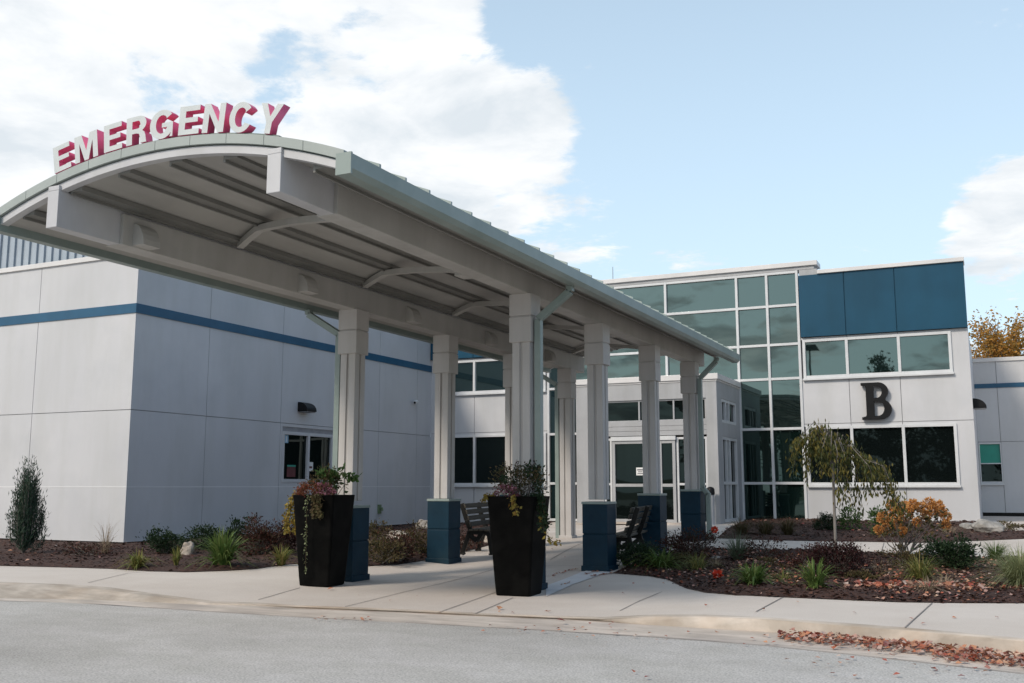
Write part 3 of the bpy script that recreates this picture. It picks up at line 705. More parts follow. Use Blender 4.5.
for i in range(k_):
    a = lerp(EL, ER, i/k_); b = lerp(EL, ER, (i+1)/k_); arcband(mb, a+.003, b-.003, .0, -.095, Yf-.02, Yf+.05, 4)
arcband(mb, EL+.005, ER-.005, -.01, -.085, Yf-.005, Yf+.06)
mb.build('fascia', 'sage_light', ca)
mb = MB(); arcband(mb, EL, ER, 0, -.095, Yr-.03, Yr+.02); mb.build('fascia', 'sage_light', ca)
for ya, yb in ((Yf+.01, Yf+.10), (Yr-.10, Yr-.03)):
    mb = MB(); arcband(mb, EL+.02, ER-.02, -.108, -.185, ya, yb); mb.build('edge_trim', 'canopy_white', ca)
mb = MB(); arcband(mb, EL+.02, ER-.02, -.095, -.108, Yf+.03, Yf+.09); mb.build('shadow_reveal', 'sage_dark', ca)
for x in (-9.27, -8.56, -7.88, -7.18, -6.48, -5.40):
    mb = MB(); z = zroof(x)-.165
    mb.box(x-.085, x+.085, Yf+.10, Yr-.1, z-.045, z+.01); mb.box(x-.085, x-.06, Yf+.101, Yr-.101, z-.075, z-.045); mb.build('purlin', 'purlin', ca)
for i, x in enumerate(CX):
    mb = MB(); s = 1 if i == 0 else -1
    mb.box(x-.08, x+.08, 7.11, Yr-.15, 3.99, zroof(x)-.17); mb.box(x-.08, x+.08, 7.11, Yf+.029, zroof(x)-.1699, min(zroof(x-.08), zroof(x+.08))-.097)
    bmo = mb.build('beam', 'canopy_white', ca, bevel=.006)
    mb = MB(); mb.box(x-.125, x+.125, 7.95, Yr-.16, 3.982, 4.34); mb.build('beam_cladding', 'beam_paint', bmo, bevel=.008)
# quarter-round haunches on the inner face of the left beam
for x, s in ((CX[0], 1), (CX[1], -1)):
    for y in (8.10, 11.12, 14.0, 16.9, 19.8):
        if s < 0 and y < 9: continue
        mb = MB(); P = [(x+s*.12, 4.00)]+[(x+s*(.12+.17*math.cos(R(a))), 4.00+.26*math.sin(R(a))) for a in range(0, 91, 15)]
        mb.prism([(u, y, v) for u, v in P], (0, .26, 0)); mb.build('haunch', 'beam_paint', ca, bevel=.005)
# curved cross ribs
for k in range(5):
    A = Vector((CX[1]-.08, 8.35+2.86*k, 4.06)); B = Vector((CX[0]+.22, 9.78+2.86*k, 4.50))
    if B.y > Yr: continue
    mb = MB(); Q = []
    for i in range(15):
        t = i/14; p = A.lerp(B, t); p.z += .05*math.sin(math.pi*t)**.9; p.z = min(p.z, zroof(p.x)-.25); Q.append(p)
    V = []; d = (B-A); sd = Vector((-d.y, d.x, 0)).normalized()*.045
    for p in Q:
        V += [p-sd-Vector((0,0,.03)), p+sd-Vector((0,0,.03)), p+sd+Vector((0,0,.045)), p-sd+Vector((0,0,.045))]
    Fs = [(0,1,2,3), (59,58,57,56)]
    for i in range(14):
        for j in range(4): a = 4*i+j; b = 4*i+(j+1) % 4; Fs.append((a, b, b+4, a+4))
    mb.add(V, Fs); mb.build('cross_rib', 'beam_paint', ca)
# gutters
for s, x in ((1, ER), (-1, EL)):
    prof = [(x-s*.06, 4.05), (x+s*.06, 4.05), (x+s*.10, 4.10), (x+s*.10, 4.235), (x+s*.08, 4.235), (x+s*.08, 4.11), (x+s*.05, 4.07), (x-s*.04, 4.07), (x-s*.04, 4.235), (x-s*.06, 4.235)]
    mb = MB(); mb.prism([(u, Yf-.04, v) for u, v in prof], (0, Yr-Yf+.06, 0))
    mb.box(min(x-s*.06, x+s*.105), max(x-s*.06, x+s*.105), Yf-.06, Yf-.035, 4.045, 4.245)
    mb.build('gutter', 'sage', ca)
# downspouts
def downspout(s, x, y, xe, foot=False):
    mb = MB(); w = .095
    pts = [(xe, y, 4.06), (xe, y, 3.98), (x, y, 3.62), (x, y, .12 if foot == 'ground' else 1.1 if not foot else 1.25)]
    for a, b in zip(pts, pts[1:]): mb.bar(a, b, w, .10, up=(0, 1, 0))
    if foot is True:
        mb.bar((x, y, 1.27), (x+s*.12, y, 1.12), w, .10, up=(0, 1, 0)); mb.bar((x+s*.12, y, 1.15), (x+s*.12, y, .25), w, .10, up=(0, 1, 0))
    mb.build('downspout', 'sage', ca, bevel=.006)
downspout(1, CX[1]+.235, CY[0]-.05, ER-.07, False); downspout(1, CX[1]+.235, CY[3]-.05, ER-.17, True)
downspout(-1, CX[0]-.22, CY[0]-.05, EL+.06, True); downspout(-1, CX[0]-.22, CY[3]-.05, EL+.06, 'ground')
# columns
def make_column():
    mb = MB(); w = .135
    for sx in (-1, 1):
        for sy in (-1, 1): mb.box(sx*.022, sx*w, sy*.022, sy*w, 1.08, 3.35)
    mb.box(-.11, .11, -.11, .11, 1.08, 3.34)
    c = mb.build('column', 'column_paint', ca, local=True, bevel=.006)
    mb = MB(); mb.box(-.168, .168, -.168, .168, 3.30, 3.655); mb.box(-.155, .155, -.155, .155, 3.655, 3.675); mb.box(-.168, .168, -.168, .168, 3.675, 3.985)
    mb.build('capital', 'column_paint', c, local=True, bevel=.006)
    mb = MB(); mb.box(-.215, .215, -.215, .215, -.0, .565); mb.box(-.205, .205, -.205, .205, .565, .585); mb.box(-.215, .215, -.215, .215, .585, 1.055)
    mb.box(-.235, .235, -.235, .235, -.06, .075)
    p = mb.build('plinth', 'plinth_blue', c, local=True, bevel=.006)
    mb = MB(); mb.box(-.225, .225, -.225, .225, 1.055, 1.095); mb.build('ledge', 'sage', c, local=True, bevel=.004)
    return c
c0 = None
for y in CY:
    for x in CX:
        c = make_column() if c0 is None else copy_tree(c0, ca)
        c0 = c0 or c
        c.location = (x-XCc, y-14.5, 0)
        gl_ = gz(x, y)
        for ch in list(c.children):
            if ch.name.startswith(('plinth', 'ledge')): ch.location.z = gl_*.9
            if y == CY[3] and x == CX[0] and ch.name.startswith(('plinth', 'ledge')): bpy.data.objects.remove(ch)
        if y == CY[3] and x == CX[0]:          # this column stands bare on the walk
            mb = MB(); w = .135
            for sx in (-1, 1):
                for sy in (-1, 1): mb.box(sx*.022, sx*w, sy*.022, sy*w, gl_-.02, 3.35)
            mb.box(-.11, .11, -.11, .11, gl_-.02, 3.34); mb.box(-.16, .16, -.16, .16, gl_-.03, gl_+.06)
            me_ = mb.build('column', 'column_paint', local=True); c.data = me_.data; bpy.data.objects.remove(me_)
# ------------------------------------------------------------------ EMERGENCY sign
sg = empty('emergency_sign', (XCc, Yf, ZE), 'raised letters reading EMERGENCY in white with red sides along the canopy roof edge', 'sign')
word = 'EMERGENCY'; spans = [(52.2, 70), (73, 96.5), (102, 120.5), (124.6, 145), (148, 171), (177, 198), (201, 223.5), (227, 251), (256, 281)]
Hh = .292
for ch, (pa, pb) in zip(word, spans):
    pm = (pa+pb)/2; d = ray(pm, 150-(pm-52)*.14); Xm = d.x*(Yf-.03)/d.y
    da = ray(pa, 150); db = ray(pb, 150); wid = (db.x/db.y-da.x/da.y)*(Yf-.03)
    loops, gw = GL[ch]; kx = (wid-Hh*abs(math.sin(math.asin((Xm-XCc)/RR)))*.35)/(gw*Hh)*1.0
    me = glyph_mesh('letter', [[((q[0]-gw/2)*kx, q[1]) for q in lp] for lp in loops], .095, Hh)
    me.materials.append(M['letter_face']); me.materials.append(M['letter_edge'])
    for p in me.polygons: p.material_index = 0 if p.normal.y < -.5 else 1
    o = bpy.data.objects.new('letter', me); COL.objects.link(o); o.parent = sg
    ang = -math.asin((Xm-XCc)/RR)
    ang *= .9
    o.location = Vector((Xm-.5*Hh*math.sin(-ang), Yf+.035, zroof(Xm-.5*Hh*math.sin(-ang))+.018))-sg.location; o.rotation_euler = (0, -ang, 0)
    # thin white edge trim round the face
mb = MB(); arcband(mb, XCc-1.62, XCc+1.52, .022, .004, Yf+.02, Yf+.14); mb.build('mounting_rail', 'sage_dark', sg)

# ------------------------------------------------------------------ PLANTERS
def make_pot():
    t = empty('planter_pot', (0, 0, 0), '', 'planter')
    mb = MB(); k = 6; V = []; lv = [(0., .212), (.015, .220), (.12, .230), (1.10, .300), (1.165, .306), (1.17, .300), (1.16, .27), (1.05, .265)]
    def ring(h, z):
        out = []; r = .035
        for cx, cy, a0 in ((1, 1, 0), (-1, 1, 90), (-1, -1, 180), (1, -1, 270)):
            for j in range(4): a = R(a0+j*30); out.append((cx*(h-r)+r*math.cos(a), cy*(h-r)+r*math.sin(a), z))
        return out
    for z, h in lv: V += ring(h*1.075, z*1.085)
    Fs = [tuple(range(15, -1, -1))]
    for i in range(len(lv)-1):
        for j in range(16): Fs.append((16*i+j, 16*i+(j+1) % 16, 16*(i+1)+(j+1) % 16, 16*(i+1)+j))
    mb.add(V, Fs); mb.build('pot', 'pot_black', t, local=True)
    mb = MB(); mb.add(ring(.27, 1.18), [tuple(range(16))]); mb.build('soil', 'soil', t, local=True)
    return t
pt1 = make_pot(); pt1.location = (-8.12*1.068, 11.16*1.068, gz(-8.7, 11.9)); pt1.rotation_euler.z = R(6)
pt1['label'] = 'tall tapered black planter pot on the left, in front of the first left column'
pt2 = copy_tree(pt1); pt2.location = (-5.31*1.068, 11.33*1.068, gz(-5.7, 12.0)); pt2.rotation_euler.z = R(4)
pt2['label'] = 'tall tapered black planter pot on the right, in front of the first right column'
for q in (pt1, pt2): q['group'] = 'tall black planters by the canopy'

def blob(name, mat, c, r, n, ls, label, cat, group=None, stems=True, flat=1., stem_mat='bark', base=None, up=.3, aspect=2.2, shell=.45, lump=.35):
    """a bushy plant: leaves spread through an uneven volume on branching stems"""
    c = Vector(c); base = Vector(base) if base is not None else Vector((c.x, c.y, c.z-r[2]))
    t = empty(name, base, label, cat, group)
    sd = random.uniform(0, 99); mb = MB(); sm = MB(); ends = []
    for _ in range(max(5, n//60)):
        v = Vector((random.gauss(0, 1), random.gauss(0, 1), random.gauss(0, 1))); v.normalize()
        rr = (1+lump*2*noise.noise(v*1.7+Vector((sd, 0, 0))))*random.uniform(.55, 1.05)
        e = c+Vector((v.x*r[0], v.y*r[1], v.z*r[2]))*rr
        if e.z < base.z+.03: e.z = base.z+.03+random.random()*.05
        ends.append(e)
        m_ = base.lerp(e, .5)+Vector((0, 0, .12*r[2])); 
        if stems: sm.tube([base+Vector((random.gauss(0, .02), random.gauss(0, .02), 0)), m_, e], [max(.004, r[0]*.03), max(.003, r[0]*.02), .0015], 4, cap=False)
    for i in range(n):
        if random.random() < .75:
            e = random.choice(ends); q = e+Vector((random.gauss(0, .17)*r[0], random.gauss(0, .17)*r[1], random.gauss(0, .17)*r[2]))
        else:
            v = Vector((random.gauss(0, 1), random.gauss(0, 1), random.gauss(0, 1))).normalized(); v *= (random.random()**shell)
            v *= (1+lump*2*noise.noise(v*1.7+Vector((sd, 0, 0)))); q = c+Vector((v.x*r[0], v.y*r[1], v.z*r[2]))
        if q.z < base.z+.01: continue
        dr = (q-c); dr = Vector((dr.x/r[0], dr.y/r[1], dr.z/r[2]+up)).normalized()+Vector((random.gauss(0, .6), random.gauss(0, .6), random.gauss(0, .6)))
        l = ls*random.uniform(.6, 1.4); mb.leaf(q, dr, l/aspect, l)
    mb.build('foliage', mat, t)
    if stems: sm.build('stems', stem_mat, t)
    return t
def clump(name, mat, px, py, hp, wp, n, label, cat='grass plant', group=None, bw=.010, droop=1., zf=None, p=None, lean=1.):
    p = G(px, py) if p is None else Vector(p); s = scl(p)*1.0; h = hp*s*1.35; w = wp*s/2*1.25; n = int(n*1.5)
    p.z = p.z+.03
    mb = MB()
    for _ in range(n):
        a = random.uniform(0, 6.283); r0 = w*.20*math.sqrt(random.random()); hh = h*random.uniform(.35, 1.05)**.9
        mb.blade((p.x+r0*math.cos(a), p.y+r0*math.sin(a), p.z-.02), a+random.gauss(0, .5), hh*1.05, w*random.uniform(.15, 1.5)*lean, bw*random.uniform(.6, 1.3), droop=droop)
    o = mb.build(name, mat, origin=p); tag(o, label, cat, group); return o
def shrub(name, mat, px, py, hp, wp, n, ls, label, cat='shrub', group=None, **kw):
    p = G(px, py); s = scl(p); h = hp*s*1.0; w = wp*s/2*1.1; n = int(n*3.6)
    return blob(name, mat, (p.x, p.y, p.z+h*.55), (w, w*.8, h*.5), n, ls, label, cat, group, base=(p.x, p.y, p.z+.02), **kw)

# planting of the left pot
P1 = Vector((-8.12*1.068, 11.14*1.068, 1.12)); P2 = Vector((-5.31*1.068, 11.31*1.068, 1.12))
KP = 1.16
def vine(name, mat, pts, n, ls, label, cat='trailing plant', spread=.04, strands=3, ):
    t = empty(name, pts[0], label, cat); mb = MB(); sm = MB()
    for s_i in range(strands):
        off = Vector((random.gauss(0, spread), random.gauss(0, spread*.6), 0))
        Q = [Vector(p)+off*(.4+.6*i/len(pts)) for i, p in enumerate(pts)]
        sm.tube(Q, .004, 4, cap=False)
        for _ in range(n):
            k = random.uniform(0, len(Q)-1.001); i = int(k); q = Q[i].lerp(Q[i+1], k-i)+Vector((random.gauss(0, .02), -abs(random.gauss(0, .015)), random.gauss(0, .02)))
            mb.leaf(q, (random.gauss(0, .6), random.gauss(-.3, .5), random.gauss(-.6, .4)), ls*.8*random.uniform(.6, 1.2), ls*random.uniform(.6, 1.2))
    mb.build('foliage', mat, t); sm.build('stems', 'leaf_olive', t)
    return t
blob('chrysanthemum', 'bloom_red', P1+KP*Vector((-.10, -.14, .10)), (KP*.20, KP*.14, KP*.11), int(1.4*750), .030, 'rusty red chrysanthemum in the left planter, front centre', 'flower', base=P1+KP*Vector((-.10, -.14, -.03)), aspect=1.3, lump=.15)
blob('chrysanthemum', 'bloom_pink', P1+KP*Vector((.16, -.16, .10)), (KP*.11, KP*.10, KP*.08), int(1.4*320), .026, 'pink chrysanthemum at the front right of the left planter', 'flower', base=P1+KP*Vector((.16, -.16, -.03)), aspect=1.3, lump=.15)
vine('coleus', 'leaf_gold', [P1+KP*Vector((-.22, -.1, .02)), P1+KP*Vector((-.30, -.12, .06)), P1+KP*Vector((-.36, -.13, -.10)), P1+KP*Vector((-.37, -.14, -.28)), P1+KP*Vector((-.34, -.14, -.42))], 110, .05, 'yellow-green plant spilling over the left side of the left planter', 'plant', spread=.10, strands=6)
vine('trailing_vine', 'leaf_variegated', [P1+KP*Vector((.00, -.24, .02)), P1+KP*Vector((.0, -.31, .03)), P1+KP*Vector((.0, -.325, -.2)), P1+KP*Vector((-.01, -.305, -.5)), P1+KP*Vector((-.02, -.285, -.85))], 52, .032, 'thin variegated vine hanging down the front of the left planter', 'vine', spread=.018, strands=2)
vine('trailing_vine', 'leaf_olive', [P1+KP*Vector((.10, -.22, .02)), P1+KP*Vector((.14, -.31, .03)), P1+KP*Vector((.16, -.325, -.08)), P1+KP*Vector((.17, -.32, -.2))], 170, .045, 'short dull green foliage over the front right rim of the left planter', 'plant', spread=.07, strands=4)
blob('leafy_annual', 'leaf_olive', P1+KP*Vector((-.02, .05, .22)), (KP*.22, KP*.16, KP*.15), int(1.4*420), .055, 'olive and orange leafy annual rising in the middle of the left planter', 'plant', base=P1+KP*Vector((0, .05, -.03)))
blob('leafy_annual', 'leaf_green', P1+KP*Vector((.18, .05, .24)), (KP*.20, KP*.15, KP*.13), int(1.4*260), .075, 'bright green broad-leaved plant at the back right of the left planter', 'plant', base=P1+KP*Vector((.12, .05, -.03)), aspect=1.8)
# planting of the right pot
blob('chrysanthemum', 'bloom_pink', P2+KP*Vector((-.10, -.16, .07)), (KP*.17, KP*.11, KP*.09), int(1.4*420), .026, 'faded pink chrysanthemum at the front of the right planter', 'flower', base=P2+KP*Vector((-.10, -.16, -.03)), aspect=1.3, lump=.15)
vine('coleus', 'leaf_gold', [P2+KP*Vector((-.20, -.2, .02)), P2+KP*Vector((-.25, -.24, .05)), P2+KP*Vector((-.28, -.26, .0))], 60, .036, 'tan fringe of foliage over the left front rim of the right planter', 'plant', spread=.05, strands=3)
vine('coleus', 'leaf_gold', [P2+KP*Vector((.06, -.2, .03)), P2+KP*Vector((.10, -.31, .04)), P2+KP*Vector((.14, -.32, -.06)), P2+KP*Vector((.17, -.32, -.14))], 26, .06, 'yellowish leaves over the front right rim of the right planter', 'plant', spread=.04, strands=2)
blob('leafy_annual', 'leaf_olive', P2+KP*Vector((-.06, .02, .22)), (KP*.27, KP*.2, KP*.19), int(1.4*900), .036, 'twiggy olive green bush filling the left of the right planter', 'plant', base=P2+KP*Vector((-.05, .02, -.03)), lump=.5)
blob('leafy_annual', 'leaf_dark', P2+KP*Vector((.14, .0, .18)), (KP*.20, KP*.18, KP*.22), int(1.4*420), .05, 'dark upright foliage in the back right of the right planter', 'plant', base=P2+KP*Vector((.12, .02, -.03)), lump=.5)
vine('sweet_potato_vine', 'leaf_dark', [P2+KP*Vector((.2, -.05, .03)), P2+KP*Vector((.31, -.08, .06)), P2+KP*Vector((.36, -.1, -.12)), P2+KP*Vector((.40, -.1, -.30))], 60, .06, 'dark leafy vine hanging over the right side of the right planter', 'vine', spread=.05, strands=4)
vine('sweet_potato_vine', 'leaf_gold', [P2+KP*Vector((.30, -.1, -.05)), P2+KP*Vector((.36, -.12, -.35)), P2+KP*Vector((.46, -.12, -.45)), P2+KP*Vector((.55, -.12, -.46))], 16, .06, 'lowest pale leaves of trailing growth at the right side of the right planter', 'vine', spread=.03, strands=2)
t = empty('tall_stems', P2+KP*Vector((.05, 0, 0)), 'thin dark stems with small buds standing tall in the right planter', 'plant'); mb = MB(); hd = MB()
for dx, hh in ((-.02, .50), (.20, .50), (.24, .44), (.08, .38), (-.22, .36), (.15, .42), (.30, .30), (-.12, .42), (-.3, .25)):
    a = P2+Vector((dx*.5, random.uniform(-.05, .1), -.02)); b = P2+Vector((dx*.9, random.uniform(-.05, .1), hh*.6)); c = P2+Vector((dx, random.uniform(-.05, .1), hh))
    mb.tube([a, b, c], [.005, .004, .003], 4, cap=False)
    for _ in range(10): hd.leaf(c+Vector((random.gauss(0, .008), random.gauss(0, .008), random.gauss(0, .01))), (random.gauss(0, 1), random.gauss(0, 1), random.gauss(0, 1)), .02, .028)
    for _ in range(10):
        q = a.lerp(c, random.uniform(.4, .95)); hd.leaf(q, (random.gauss(0, 1), random.gauss(0, 1), .4), .018, .045)
mb.add(hd.v, hd.f, 0); mb.build('stems', 'leaf_burgundy', t)

# ------------------------------------------------------------------ BENCHES
def make_bench(label):
    t = empty('park_bench', (0, 0, 0), label, 'bench', 'slatted benches under the canopy')   # local: length along x, sitter looks to -y
    for x in (-1.1, 0, 1.1):
        mb = MB(); w = .075
        for P in ([(-.27, 0), (-.20, .40)], [(.16, .40), (.30, 0)], [(-.22, .40), (.20, .40)], [(.12, .40), (.215, .62), (.315, .92)], [(-.06, .38), (.02, .24), (.16, .36)]):
            for a, b in zip(P, P[1:]): mb.bar((x, a[0], a[1]), (x, b[0], b[1]), w, .075, up=(1, 0, 0))
        mb.box(x-.04, x+.04, -.32, -.21, 0, .03); mb.box(x-.04, x+.04, .24, .35, 0, .03)
        mb.build('support', 'dark_bronze', t, local=True, bevel=.008)
    for y, z in ((-.19, .445), (-.09, .45), (.01, .448), (.10, .445)):
        mb = MB(); mb.box(-1.22, 1.22, y-.04, y+.04, z-.018, z+.018); mb.build('seat_slat', 'wood_weathered', t, local=True, bevel=.006)
    for y, z in ((.135, .55), (.17, .66), (.205, .77), (.24, .88)):
        mb = MB(); a = R(17); dy, dz_ = math.sin(a)*.042, math.cos(a)*.042
        mb.bar((-1.22, y-.02, z), (1.22, y-.02, z), .084, .03, up=(0, -math.cos(a), math.sin(a))); mb.build('back_slat', 'wood_weathered', t, local=True, bevel=.006)
    return t
b1 = make_bench('slatted bench seen from behind, between two right-hand canopy columns')
# right bench: sitter faces the canopy axis, back towards the bed
b1.location = (-5.86, 17.2, gz(-5.9, 17.2)+.005); b1.rotation_euler.z = R(-90+9)
b2 = copy_tree(b1); b2['label'] = 'weathered slatted bench facing the walk, on the left beyond the second left column'
b2.location = (-8.75, 17.5, gz(-9, 17.2)+.005); b2.rotation_euler.z = R(90+12)

# ------------------------------------------------------------------ ROCKS
def rock(px, py, hp, wp, mat, label, tall=1., seed=0, d=None):
    p = G(px, py); s = scl(p); h = hp*s; w = wp*s/2
    bm = bmesh.new(); bmesh.ops.create_icosphere(bm, subdivisions=4, radius=1)
    for v in bm.verts:
        q = v.co.normalized(); k = 1+.30*noise.noise(q*1.4+Vector((seed, 0, 0)))+.10*noise.noise(q*4+Vector((seed, 5, 0)))+.04*noise.noise(q*10)
        v.co = Vector((q.x*w*k, q.y*w*.8*k, q.z*h*.5*k+h*.42))
    me = bpy.data.meshes.new('boulder'); bm.to_mesh(me); bm.free(); me.materials.append(M[mat])
    for f in me.polygons: f.use_smooth = True
    o = bpy.data.objects.new('boulder', me); COL.objects.link(o); o.location = (p.x, p.y, p.z); tag(o, label, 'rock'); return o
r_ = rock(186, 557, 17, 14, 'rock_tan', 'upright pale stone standing between the grass clumps in the left bed', seed=3); r_.rotation_euler = (0, R(14), 0)
rock(166, 556, 4, 6, 'rock', 'tiny pale stone left of the upright stone in the left bed', seed=5)
rock(398, 541, 11, 30, 'rock_tan', 'flat tan stone behind the low shrubs between the first two left columns', seed=9)
rock(424, 531, 12, 20, 'rock_tan', 'rounded tan stone just left of the second left column', seed=12)
rock(487, 544, 9, 12, 'rock_tan', 'small pale stone beside the left bench', seed=17)
rock(988, 534, 15, 30, 'rock', 'grey-green boulder at the right corner of the building', seed=21)
rock(967, 531, 9, 14, 'rock', 'small grey stone left of the boulder at the building corner', seed=25)
rock(711, 540, 8, 9, 'rock', 'small white stone at the path corner beside the red bloom', seed=33)
rock(717, 561, 5, 16, 'rock', 'flat pale stone left of the blue-green tuft in the right bed', seed=37)
# ------------------------------------------------------------------ LEFT BED PLANTS
p = G(23, 556); s = scl(p)
t = empty('juniper', p, 'upright columnar dark green juniper at the far left against the wall', 'conifer'); mb = MB(); sm = MB()
H_ = 99*s
for _ in range(120):
    az = random.uniform(0, 6.28); z0 = random.uniform(.0, .50)*H_; L_ = random.uniform(.25, .55)*H_
    top = min(z0+L_, H_*random.uniform(.86, 1.0)); rr = 21*s*random.uniform(.25, 1.05)*(1-.62*(top/H_)**1.5)
    a = p+Vector((0, 0, z0*.6)); b = p+Vector((math.cos(az)*rr, math.sin(az)*rr, top)); mdl = p+Vector((math.cos(az)*rr*.85, math.sin(az)*rr*.85, z0*.75+.25*top))
    sm.tube([a, mdl, b], [.01, .006, .003], 4, cap=False)
    for _ in range(80):
        u_ = random.uniform(.25, 1); q = a.lerp(mdl, u_/.5) if u_ < .5 else mdl.lerp(b, (u_-.5)/.5)
        q = q+Vector((random.gauss(0, .035), random.gauss(0, .035), random.gauss(0, .03)))
        mb.leaf(q, ((b-mdl).normalized()+Vector((random.gauss(0, .45), random.gauss(0, .45), random.gauss(0, .3)))), .014, random.uniform(.05, .11))
mb.build('foliage', 'leaf_conifer', t); sm.build('trunk', 'bark', t)
clump('ornamental_grass', 'blade_tan', 105, 556, 34, 26, 60, 'thin tan dried grass at the foot of the left building corner', bw=.006)
clump('iris_clump', 'blade_yellow', 137, 569.5, 19, 32, 90, 'yellow-green strap-leaved clump below the left building corner', bw=.024)
clump('iris_clump', 'blade_yellow', 176, 568, 20, 12, 40, 'narrow yellow-green clump just left of the upright stone', bw=.022)
clump('iris_clump', 'blade_green', 222, 569, 38, 48, 170, 'largest green strap-leaved clump in the left bed, right of the upright stone', bw=.030)
clump('iris_clump', 'blade_yellow', 281, 566, 20, 26, 80, 'small yellow-green clump beside the left planter', bw=.022)
shrub('low_shrub', 'leaf_dark', 165, 556, 26, 38, 700, .05, 'dark low shrub against the wall behind the upright stone', lump=.5)
shrub('low_shrub', 'leaf_dark', 205, 553, 26, 34, 600, .05, 'dark shrub behind the largest strap-leaved clump', lump=.5)
shrub('low_shrub', 'leaf_dark', 234, 553, 28, 26, 500, .05, 'dark green shrub with spiky top near the wall, left of the reddish one', lump=.5)
shrub('barberry', 'leaf_red', 262, 558, 34, 40, 1000, .045, 'reddish brown barberry shrub left of the left planter', lump=.4)
shrub('barberry', 'leaf_burgundy', 288, 556, 30, 28, 500, .045, 'dark burgundy shrub half hidden behind the left planter', lump=.4)
shrub('low_shrub', 'leaf_red', 88, 558, 12, 60, 240, .04, 'thin reddish ground plant in front of the left building front', lump=.6)
shrub('low_shrub', 'leaf_olive', 383, 566, 24, 34, 500, .045, 'olive brown low shrub right of the first left column', lump=.5)
shrub('low_shrub', 'leaf_red', 400, 563, 30, 30, 500, .045, 'mixed red and brown shrub in the middle between the first two left columns', lump=.6)
shrub('low_shrub', 'leaf_olive', 418, 557, 30, 30, 460, .045, 'dry seed-headed shrub beside the second left column', lump=.6)
shrub('low_shrub', 'leaf_dark', 421, 522, 14, 22, 250, .06, 'dark rounded shrub above the tan stone at the wall corner', lump=.3)
shrub('low_shrub', 'leaf_olive', 375, 548, 22, 26, 260, .05, 'sparse olive shrub behind the first left column', lump=.6)
shrub('low_shrub', 'leaf_red', 467, 551, 18, 26, 260, .05, 'small rusty shrub under the left bench', lump=.5)
# ------------------------------------------------------------------ RIGHT BED PLANTS
shrub('low_shrub', 'leaf_dark', 640, 568, 22, 44, 900, .04, 'dark green spreading shrub right of the second right column', lump=.5)
clump('iris_clump', 'blade_green', 662, 571, 24, 48, 150, 'green strap-leaved clump at the left front of the right bed', bw=.022)
shrub('barberry', 'leaf_red', 690, 559, 26, 44, 900, .04, 'reddish twiggy shrub in front of the last right column', lump=.5)
clump('iris_clump', 'blade_yellow', 698, 573, 22, 40, 90, 'thin yellowish clump in the left half of the right bed', bw=.010)
clump('fescue_tuft', 'blade_blue', 738, 563, 26, 30, 260, 'blue-green fine-bladed tuft in front of the glass wall', bw=.007, droop=.6)
shrub('low_shrub', 'leaf_red', 764, 562, 24, 36, 260, .04, 'sparse dull red shrub right of the blue-green tuft', lump=.6)
clump('iris_clump', 'blade_green', 754, 588, 26, 42, 130, 'green strap-leaved clump near the kerb below the blue-green tuft', bw=.024)
clump('iris_clump', 'blade_green', 816, 593, 32, 36, 120, 'green strap-leaved clump below the weeping tree', bw=.024)
clump('iris_clump', 'blade_yellow', 784, 583, 14, 28, 50, 'small sparse yellow clump between the two green strap-leaved clumps', bw=.01)
shrub('barberry', 'leaf_burgundy', 838, 578, 32, 54, 1700, .036, 'dark burgundy mounded shrub around the weeping tree trunk', lump=.25)
shrub('azalea', 'leaf_dark', 951, 571, 30, 46, 1000, .05, 'dark glossy green shrub in the middle of the right bed', lump=.4)
clump('ornamental_grass', 'blade_yellow', 921, 584, 30, 48, 190, 'yellow-green loose grass clump behind the leaf pile', bw=.010)
clump('ornamental_grass', 'blade_tan', 928, 595, 20, 46, 120, 'low tan grass at the front of the yellow-green clump', bw=.006)
clump('ornamental_grass', 'blade_tan', 878, 577, 16, 26, 130, 'small straw-coloured tuft right of the burgundy shrub', bw=.006)
clump('ornamental_grass', 'blade_pale', 1022, 592, 44, 60, 800, 'large pale green feathery grass at the right edge', bw=.006, droop=1.)
clump('fescue_tuft', 'blade_green', 996, 564, 20, 26, 260, 'small round green tuft left of the large pale grass', bw=.007, droop=.6)
clump('ornamental_grass', 'blade_blue', 788, 578, 9, 14, 50, 'tiny grey tuft behind the small yellow clump', bw=.006)
shrub('low_shrub', 'leaf_olive', 905, 571, 20, 30, 260, .04, 'sparse olive plant left of the dark glossy shrub', lump=.6)
shrub('low_shrub', 'leaf_red', 800, 571, 14, 34, 200, .04, 'low reddish plant left of the burgundy mound', lump=.6)
clump('ornamental_grass', 'blade_tan', 716, 569, 12, 26, 70, 'short tan tuft between the reddish twiggy shrub and the blue-green tuft', bw=.007)
clump('iris_clump', 'blade_green', 626, 566, 18, 26, 90, 'green grassy clump at the foot of the second right column', bw=.014)
shrub('low_shrub', 'leaf_olive', 682, 569, 14, 30, 240, .04, 'small olive shrub between the green and the yellowish clumps', lump=.6)
shrub('low_shrub', 'leaf_olive', 862, 584, 12, 26, 200, .04, 'low olive plant at the right foot of the burgundy mound', lump=.6)
clump('ornamental_grass', 'blade_tan', 945, 588, 14, 34, 90, 'low straw tuft to the right of the yellow-green clump', bw=.007)
shrub('low_shrub', 'leaf_olive', 772, 571, 10, 26, 160, .035, 'low brownish plant just behind the leaf-strewn mulch left of the tree', lump=.6)
